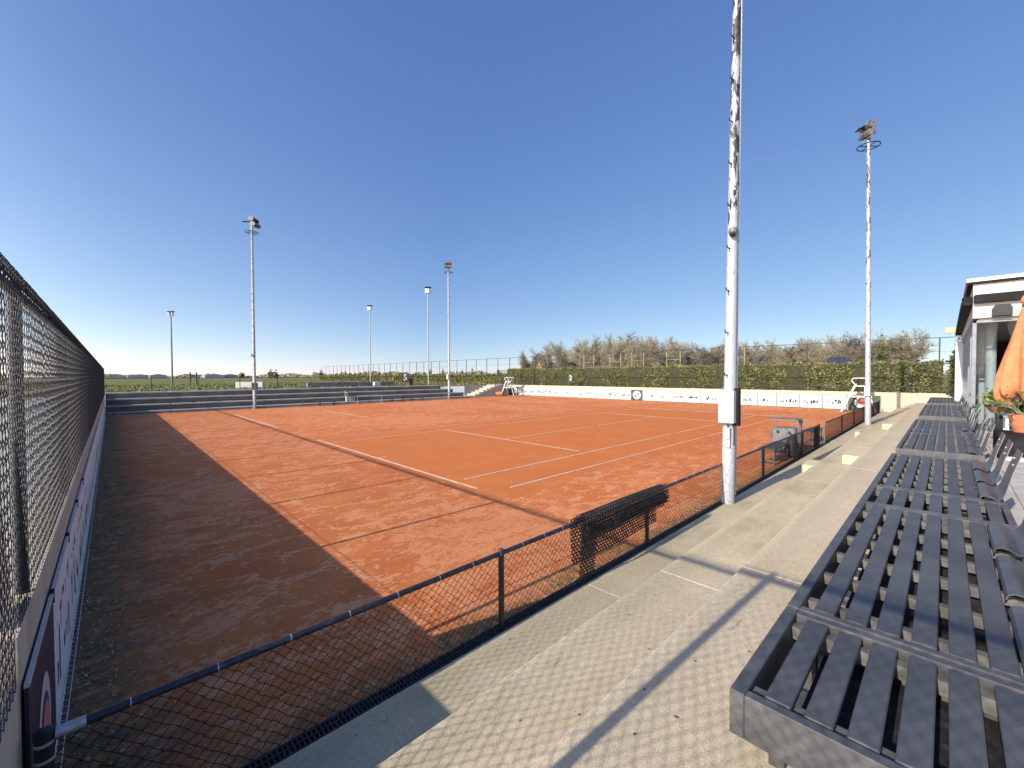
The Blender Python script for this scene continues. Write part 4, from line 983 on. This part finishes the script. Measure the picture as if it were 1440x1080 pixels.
# wooden trellis frames behind the hedge
for i, y in enumerate((1.5, 8.0, 12.4, 15.5, 19.5)):
    r = empty('trellis', (39.5, y, ZG), 'pale wooden trellis frame between hedge and bare trees, %s from the right' % ORD[i], 'trellis', 'wooden trellis frames behind the hedge')
    for dy in (0, 1.55): MB().box(39.46, 39.54, y+dy-.04, y+dy+.04, ZG, 5.3-.1*(i % 2)).build('post', M['trellis'], r)
    MB().box(39.47, 39.53, y, y+1.5, 3.55, 3.59).box(39.47, 39.53, y, y+1.5, 4.3-.1*i/5, 4.34-.1*i/5).build('rail', M['trellis'], r)

# ------------------------------------------------------------------ bare winter trees
def tree_mesh(seed, H, spread, depth_, up=.25, dens=1.):
    r = random.Random(seed); T = []; Bq = []
    def seg(lst, a, e, ra, re, n): lst.append((a, e, ra, re, n))
    def grow(p, d, L, rad, lev):
        n = 4 if lev < 2 else 3; q = p; dd_ = d
        for i in range(n):
            w = .10+.07*lev
            dd_ = (dd_+Vector((r.gauss(0, w), r.gauss(0, w), up*.25+r.gauss(0, w*.5)))).normalized(); e = q+dd_*L/n
            ra = rad*(1-.5*i/n); rb = rad*(1-.55*(i+1)/n)
            seg(T if lev == 0 else Bq, q, e, ra, rb, 6 if lev == 0 else (4 if lev == 1 else 3))
            if lev < depth_:
                kk = (1 if i == 0 else 4) if lev == 0 else r.choice([2, 2, 3]) if lev < 3 else r.choice([1, 2, 2, 3])
                kk = int(round(kk*dens))
                for _ in range(kk):
                    a = r.uniform(0, 2*PI); tilt = r.uniform(.45, 1.0)*spread
                    side = Vector((math.cos(a), math.sin(a), 0)); side = (side-dd_*side.dot(dd_)).normalized()
                    nd = (dd_*math.cos(tilt)+side*math.sin(tilt)).normalized()
                    grow(q.lerp(e, r.random()), nd, L*r.uniform(.42, .66)*(1. if lev else .85), rb*.62, lev+1)
            q = e
    grow(Vector((0, 0, 0)), Vector((r.gauss(0, .04), r.gauss(0, .04), 1)).normalized(), H*.62, H*.017, 0)
    def mesh(lst, name):
        V = []; Fq = []
        for a, e, ra, re, n in lst:
            ra = max(ra, .016); re = max(re, .012); t_ = (e-a).normalized(); u = t_.cross(Vector((.3, .8, .52))).normalized(); w = t_.cross(u); b0 = len(V)
            for p_, rr in ((a, ra), (e, re)):
                for k_ in range(n): V.append(p_+(u*math.cos(2*PI*k_/n)+w*math.sin(2*PI*k_/n))*rr)
            for k_ in range(n): j = (k_+1) % n; Fq.append((b0+k_, b0+j, b0+n+j, b0+n+k_))
        me = npmesh(name, np.array([tuple(v) for v in V]), np.array(Fq)); return me
    zmax = max(max(a.z, e.z) for a, e, *_ in Bq); return mesh(T, 'trunk'), mesh(Bq, 'crown'), zmax
kinds = [(tree_mesh(3, 9, .85, 4), 'bark', 'bare brown winter tree'), (tree_mesh(5, 9, .75, 4), 'bark_olive', 'bare olive-brown winter tree'),
         (tree_mesh(8, 9, .95, 4), 'bark', 'bare round-crowned winter tree'), (tree_mesh(13, 9, .6, 4), 'bark_dark', 'bare slender dark winter tree'), (tree_mesh(21, 9, .7, 4), 'bark_olive', 'bare upright olive winter tree')]
tl = [(735, 500, 95, 1), (752, 496, 90, 3), (772, 490, 88, 0), (795, 487, 85, 2), (815, 482, 82, 0), (838, 478, 82, 1), (858, 476, 80, 1), (880, 474, 78, 4), (898, 481, 80, 2), (925, 482, 76, 2),
      (945, 480, 74, 2), (968, 489, 78, 0), (990, 488, 74, 3), (1010, 492, 76, 0), (1040, 489, 74, 4), (1062, 487, 72, 0), (1085, 485, 72, 1), (1105, 484, 74, 3), (1128, 484, 70, 0), (1150, 482, 70, 4),
      (1172, 482, 72, 0), (1195, 478, 66, 2), (1215, 472, 60, 3), (1238, 478, 66, 1), (1262, 474, 64, 2), (1282, 479, 66, 2),
      (760, 505, 100, 4), (785, 500, 100, 1), (808, 497, 98, 4), (828, 494, 96, 0), (848, 490, 96, 2), (870, 489, 94, 1), (890, 491, 95, 4), (912, 494, 92, 1), (935, 494, 90, 4), (957, 496, 92, 1), (978, 498, 90, 0), (1000, 499, 88, 1),
      (1028, 497, 90, 0), (1052, 495, 88, 4), (1075, 494, 88, 2), (1097, 493, 86, 1), (1118, 493, 86, 4), (1140, 491, 84, 2), (1162, 491, 84, 1), (1184, 490, 82, 4), (1206, 489, 80, 0), (1228, 488, 80, 2), (1250, 486, 80, 1), (1272, 488, 80, 0),
      (1014, 487, 77, 2), (1031, 489, 82, 0), (1048, 487, 79, 1), (822, 486, 70, 1), (866, 484, 70, 4), (903, 490, 68, 0), (1070, 492, 60, 3), (1150, 489, 62, 1), (1203, 484, 58, 3)]
SEE = ['above the brick shed', 'above the far wall boards', 'above the green emblem board', 'left of the near pole', 'right of the near pole', 'behind the solar roof', 'beside the right-hand pole', 'left of the clubhouse']
cnt = {}
for i, (px, yt, dep, kd) in enumerate(tl):
    (tm, cm, zm), bk, nm = kinds[kd]; x, y = spot(px, dep); h_ = 2.61+(537-yt)/f_*dep-ZG
    wh = SEE[0 if px < 800 else 1 if px < 870 else 2 if px < 910 else 3 if px < 1022 else 4 if px < 1150 else 5 if px < 1195 else 6 if px < 1245 else 7]
    row = 'front row' if dep < 71 else 'middle row' if dep < 83 else 'back row'
    lab = '%s %s, %s' % (nm, wh, row); cnt[lab] = cnt.get(lab, 0)+1
    if cnt[lab] > 1: lab = '%s, %s from left' % (lab, ORD[cnt[lab]-1])
    r = empty('bare_tree', (x, y, ZG-.05), lab, 'tree', 'bare winter trees behind the hedge', random.uniform(0, 6.28)); s_ = h_/zm; wd = s_*random.uniform(.85, 1.15)
    r.scale = (wd, wd, s_)
    for nme, me in (('trunk', tm), ('crown', cm)):
        o = bpy.data.objects.new(nme, me); COL.objects.link(o); o.parent = r
        if not me.materials: me.materials.append(M[bk])
for px, dep, w_, h_, l in ((1240, 58, .65, 3.1, 'narrow ivy-clad tree standing right of the right-hand pole'), (905, 66, .8, 1.6, 'ivy clump among the bare trees above the emblem board'), (1110, 60, .7, 1.5, 'ivy clump in the bare trees left of the solar roof')):
    x, y = spot(px, dep); blob('ivy_tree', l, x, y, ZG, w_, w_, h_, 1500, M['ivy'], .12, 'tree', None, .3)
# undergrowth as one mass behind the fence
P = []
V = []; Fq = []
for _ in range(9000):
    px = random.uniform(735, 1300); dep = random.uniform(60, 84); x, y = spot(px, dep); z = ZG; b0 = len(V)
    hh = random.uniform(1.0, 3.6); a = random.uniform(0, 6.28); dx, dy = math.cos(a)*.35*random.random()*hh*.5, math.sin(a)*.35*random.random()*hh*.5; w_ = .022
    V += [(x-w_, y, z), (x+w_, y, z), (x+dx+.008, y+dy, z+hh), (x+dx-.008, y+dy, z+hh)]; Fq.append((b0, b0+1, b0+2, b0+3))
o = link('undergrowth', npmesh('undergrowth', np.array(V), np.array(Fq)), M['bark']); tag(o, 'tangle of leafless undergrowth below the bare trees', 'undergrowth', kind='stuff')

# ------------------------------------------------------------------ far buildings
x, y = spot(770, 92)
bs = empty('brick_shed', (x, y, ZG), 'long low reddish brick shed glimpsed behind the bare trees at left', 'shed')
MB().box(x-1.5, x+1.5, y-7, y+7, ZG, ZG+2.6).build('wall', M['brick'], bs); MB().prism([(x-1.9, ZG+2.6), (x+1.9, ZG+2.6), (x, ZG+4.0)], 1, y-7.3, y+7.3).build('roof', M['rooft'], bs, fix=True)
x, y = spot(1184, 60)
hs = empty('house', (x, y, ZG), 'small house with solar panels on its roof above the hedge', 'house')
MB().box(x-2, x+2, y-2, y+2, ZG, ZG+2.6).build('wall', M['offwhite'], hs)
rf = MB().prism([(x-2.3, ZG+2.6), (x+2.3, ZG+2.6), (x, ZG+3.85)], 1, y-2.2, y+2.2).build('roof', M['rooft'], hs, fix=True)
MB().add([(x-2.05, y-1.9, ZG+2.77), (x-.25, y-1.9, ZG+3.78), (x-.25, y+1.5, ZG+3.78), (x-2.05, y+1.5, ZG+2.77)], [(0, 3, 2, 1)]).build('solar_panel', M['solar'], rf)
# white slab and low wall on the grass behind the far stand
pa_, pb_ = spot(331, 46), spot(369, 46.5); o = MB().prism([pa_, pb_, (pb_[0]+.3, pb_[1]+.3), (pa_[0]+.3, pa_[1]+.3)], 2, ZG-.05, 1.98).build('concrete_slab', M['white'], fix=True); tag(o, 'bright white concrete slab on the grass behind the left floodlight pole', 'slab')
o = MB().cbox(9.9, 20.5, 37.4, 37.8, ZG-.05, 1.86, .02).build('low_wall', M['lowwall']); tag(o, 'long low grey wall on the grass behind the far stand', 'wall')
o = MB().cbox(17.2, 18.0, 36.0, 36.5, ZG-.05, 1.85, .02).build('utility_box', M['white']); tag(o, 'small white utility box on the bank behind the far stand', 'box')
x, y = spot(577, 55); o = MB().lathe([(.28, 0), (.32, .05), (.32, .95), (.35, 1.0), (.30, 1.05)], 14, (x, y, ZG)).build('litter_bin', M['brick'], None, True); tag(o, 'rusty red litter bin on the grass next to the number 5 sign', 'bin')
def number(txt, loc, rot, size, mat, parent):
    cu = bpy.data.curves.new('t', 'FONT'); cu.body = txt; cu.size = size; cu.extrude = .006; cu.align_x = 'CENTER'; cu.align_y = 'CENTER'
    to = bpy.data.objects.new('t', cu); COL.objects.link(to); bpy.context.view_layer.update()
    me = bpy.data.meshes.new_from_object(to.evaluated_get(bpy.context.evaluated_depsgraph_get())); bpy.data.objects.remove(to)
    o = link('number', me, mat, parent); o.location = Vector(loc)-wloc(parent); o.rotation_euler = rot; return o
def numsign(txt, x, y, z, w, h_, lab, plate, ink, rz, post):
    r = empty('number_sign', (x, y, z), lab, 'sign')
    Mx = Matrix.Translation((x, y, z)) @ Matrix.Rotation(rz, 4, 'Z')
    MB().box(-w/2, w/2, 0, .02, -h_/2, h_/2).xf(Mx).build('plate', plate, r)
    if post: MB().box(-.03, .03, .021, .06, -(z-ZG), h_/2).xf(Mx).build('post', M['black'], r)
    o = number(txt, tuple(Mx @ Vector((0, -.010, 0))), (PI/2, 0, rz), h_*.95, ink, r); return r
numsign('2', 32.40, 17.75, 2.25, .62, .86, 'dark plate with a white number 2 on the far end fence before the hedge', M['green'], M['white'], -PI/2, False)
x, y = spot(570, 54); numsign('5', x, y, 2.35, 1.0, 1.15, 'black sign with a white number 5 behind the far stand', M['black'], M['white'], math.radians(-44), True)
# goal-like frame, distant greenhouses, tree line
x, y = spot(272, 62); r = empty('goal_frame', (x, y, ZG), 'dark two-post frame standing on the far grass at left', 'frame')
for s_ in (-.55, .55): MB().box(x+s_*.75-.09, x+s_*.75+.09, y+s_*.75-.09, y+s_*.75+.09, ZG-.05, 3.2).build('post', M['pole_dark'], r)
MB().tube([(x-.4, y-.4, 2.75), (x+.4, y+.4, 2.75)], .04, 5).build('crossbar', M['pole_dark'], r)
for i, (px, dep, w_) in enumerate(((165, 300, 9), (196, 330, 14), (222, 320, 10), (300, 340, 13), (322, 360, 10))):
    x, y = spot(px, dep); r = empty('greenhouse', (x, y, ZG), 'pale distant greenhouse on the horizon at left, %s from the left' % ORD[i], 'greenhouse', 'distant greenhouses')
    MB().box(x-w_/2, x+w_/2, y-8, y+8, ZG, ZG+2.3).build('wall', M['green_glass'], r); MB().prism([(x-w_/2, ZG+2.3), (x+w_/2, ZG+2.3), (x, ZG+3.3)], 1, y-8, y+8).build('roof', M['green_glass'], r, fix=True)
P = []
for _ in range(26000):
    px = random.uniform(100, 760); dep = random.uniform(380, 700); x, y = spot(px, dep); hgt = 2.4+1.0*math.sin(px*.05)+.8*math.sin(px*.17+1)
    if px > 440: hgt += 1.8
    P.append((x, y, ZG+random.random()**.8*max(1.5, hgt)))
o = link('tree_line', leaf_mesh('tree_line', np.array(P), .9), M['bark']); tag(o, 'far-off low line of trees along the horizon at left', 'trees', kind='stuff')
for i, (px, dep, h_) in enumerate(((381, 210, 6.5), (388, 200, 5.2), (340, 240, 5.0), (452, 250, 6.))):
    x, y = spot(px, dep); blob('distant_tree', 'small dark tree on the left horizon, %s from the left' % ORD[[1, 2, 0, 3][i]], x, y, ZG, 1.4, 1.4, h_*.36, 300, M['conif'], .3, 'tree', 'distant trees on the left horizon')

# tussocks on the grass bank, one mass
n = 16000; P = np.stack([rng.uniform(-12, 40, n), 29.8+rng.random(n)**1.6*45, ZG+rng.random(n)*.16], 1); P = P[(P[:, 0] < 33) | (P[:, 1] > 30)]
o = link('grass_tufts', leaf_mesh('grass_tufts', P, .085, .1), M['bush']); tag(o, 'rough grass tufts on the bank behind the far stand', 'grass', kind='stuff')
# thin contrail high in the sky
q = NT('ice_cloud'); tr = q.n.new('ShaderNodeBsdfTransparent'); df = q.n.new('ShaderNodeBsdfTranslucent'); df.inputs[0].default_value = (.9, .9, .9, 1); mx = q.n.new('ShaderNodeMixShader'); mx.inputs[0].default_value = .22
q.L(tr.outputs[0], mx.inputs[1]); q.L(df.outputs[0], mx.inputs[2]); q.L(mx.outputs[0], q.n['Material Output'].inputs[0])
def skyp(px, py, z):
    d = F+Rr*(px-720)/f_+Ur*(540-py)/f_; k = (z-CAM[2])/d[2]; return tuple(CAM+d*k)
b = MB(); b.tube([skyp(1030, 231, 9000), skyp(1075, 223, 9000), skyp(1135, 211, 9000)], [22, 16, 3], 8); tag(b.build('contrail', q.m, None, True), kind='structure')
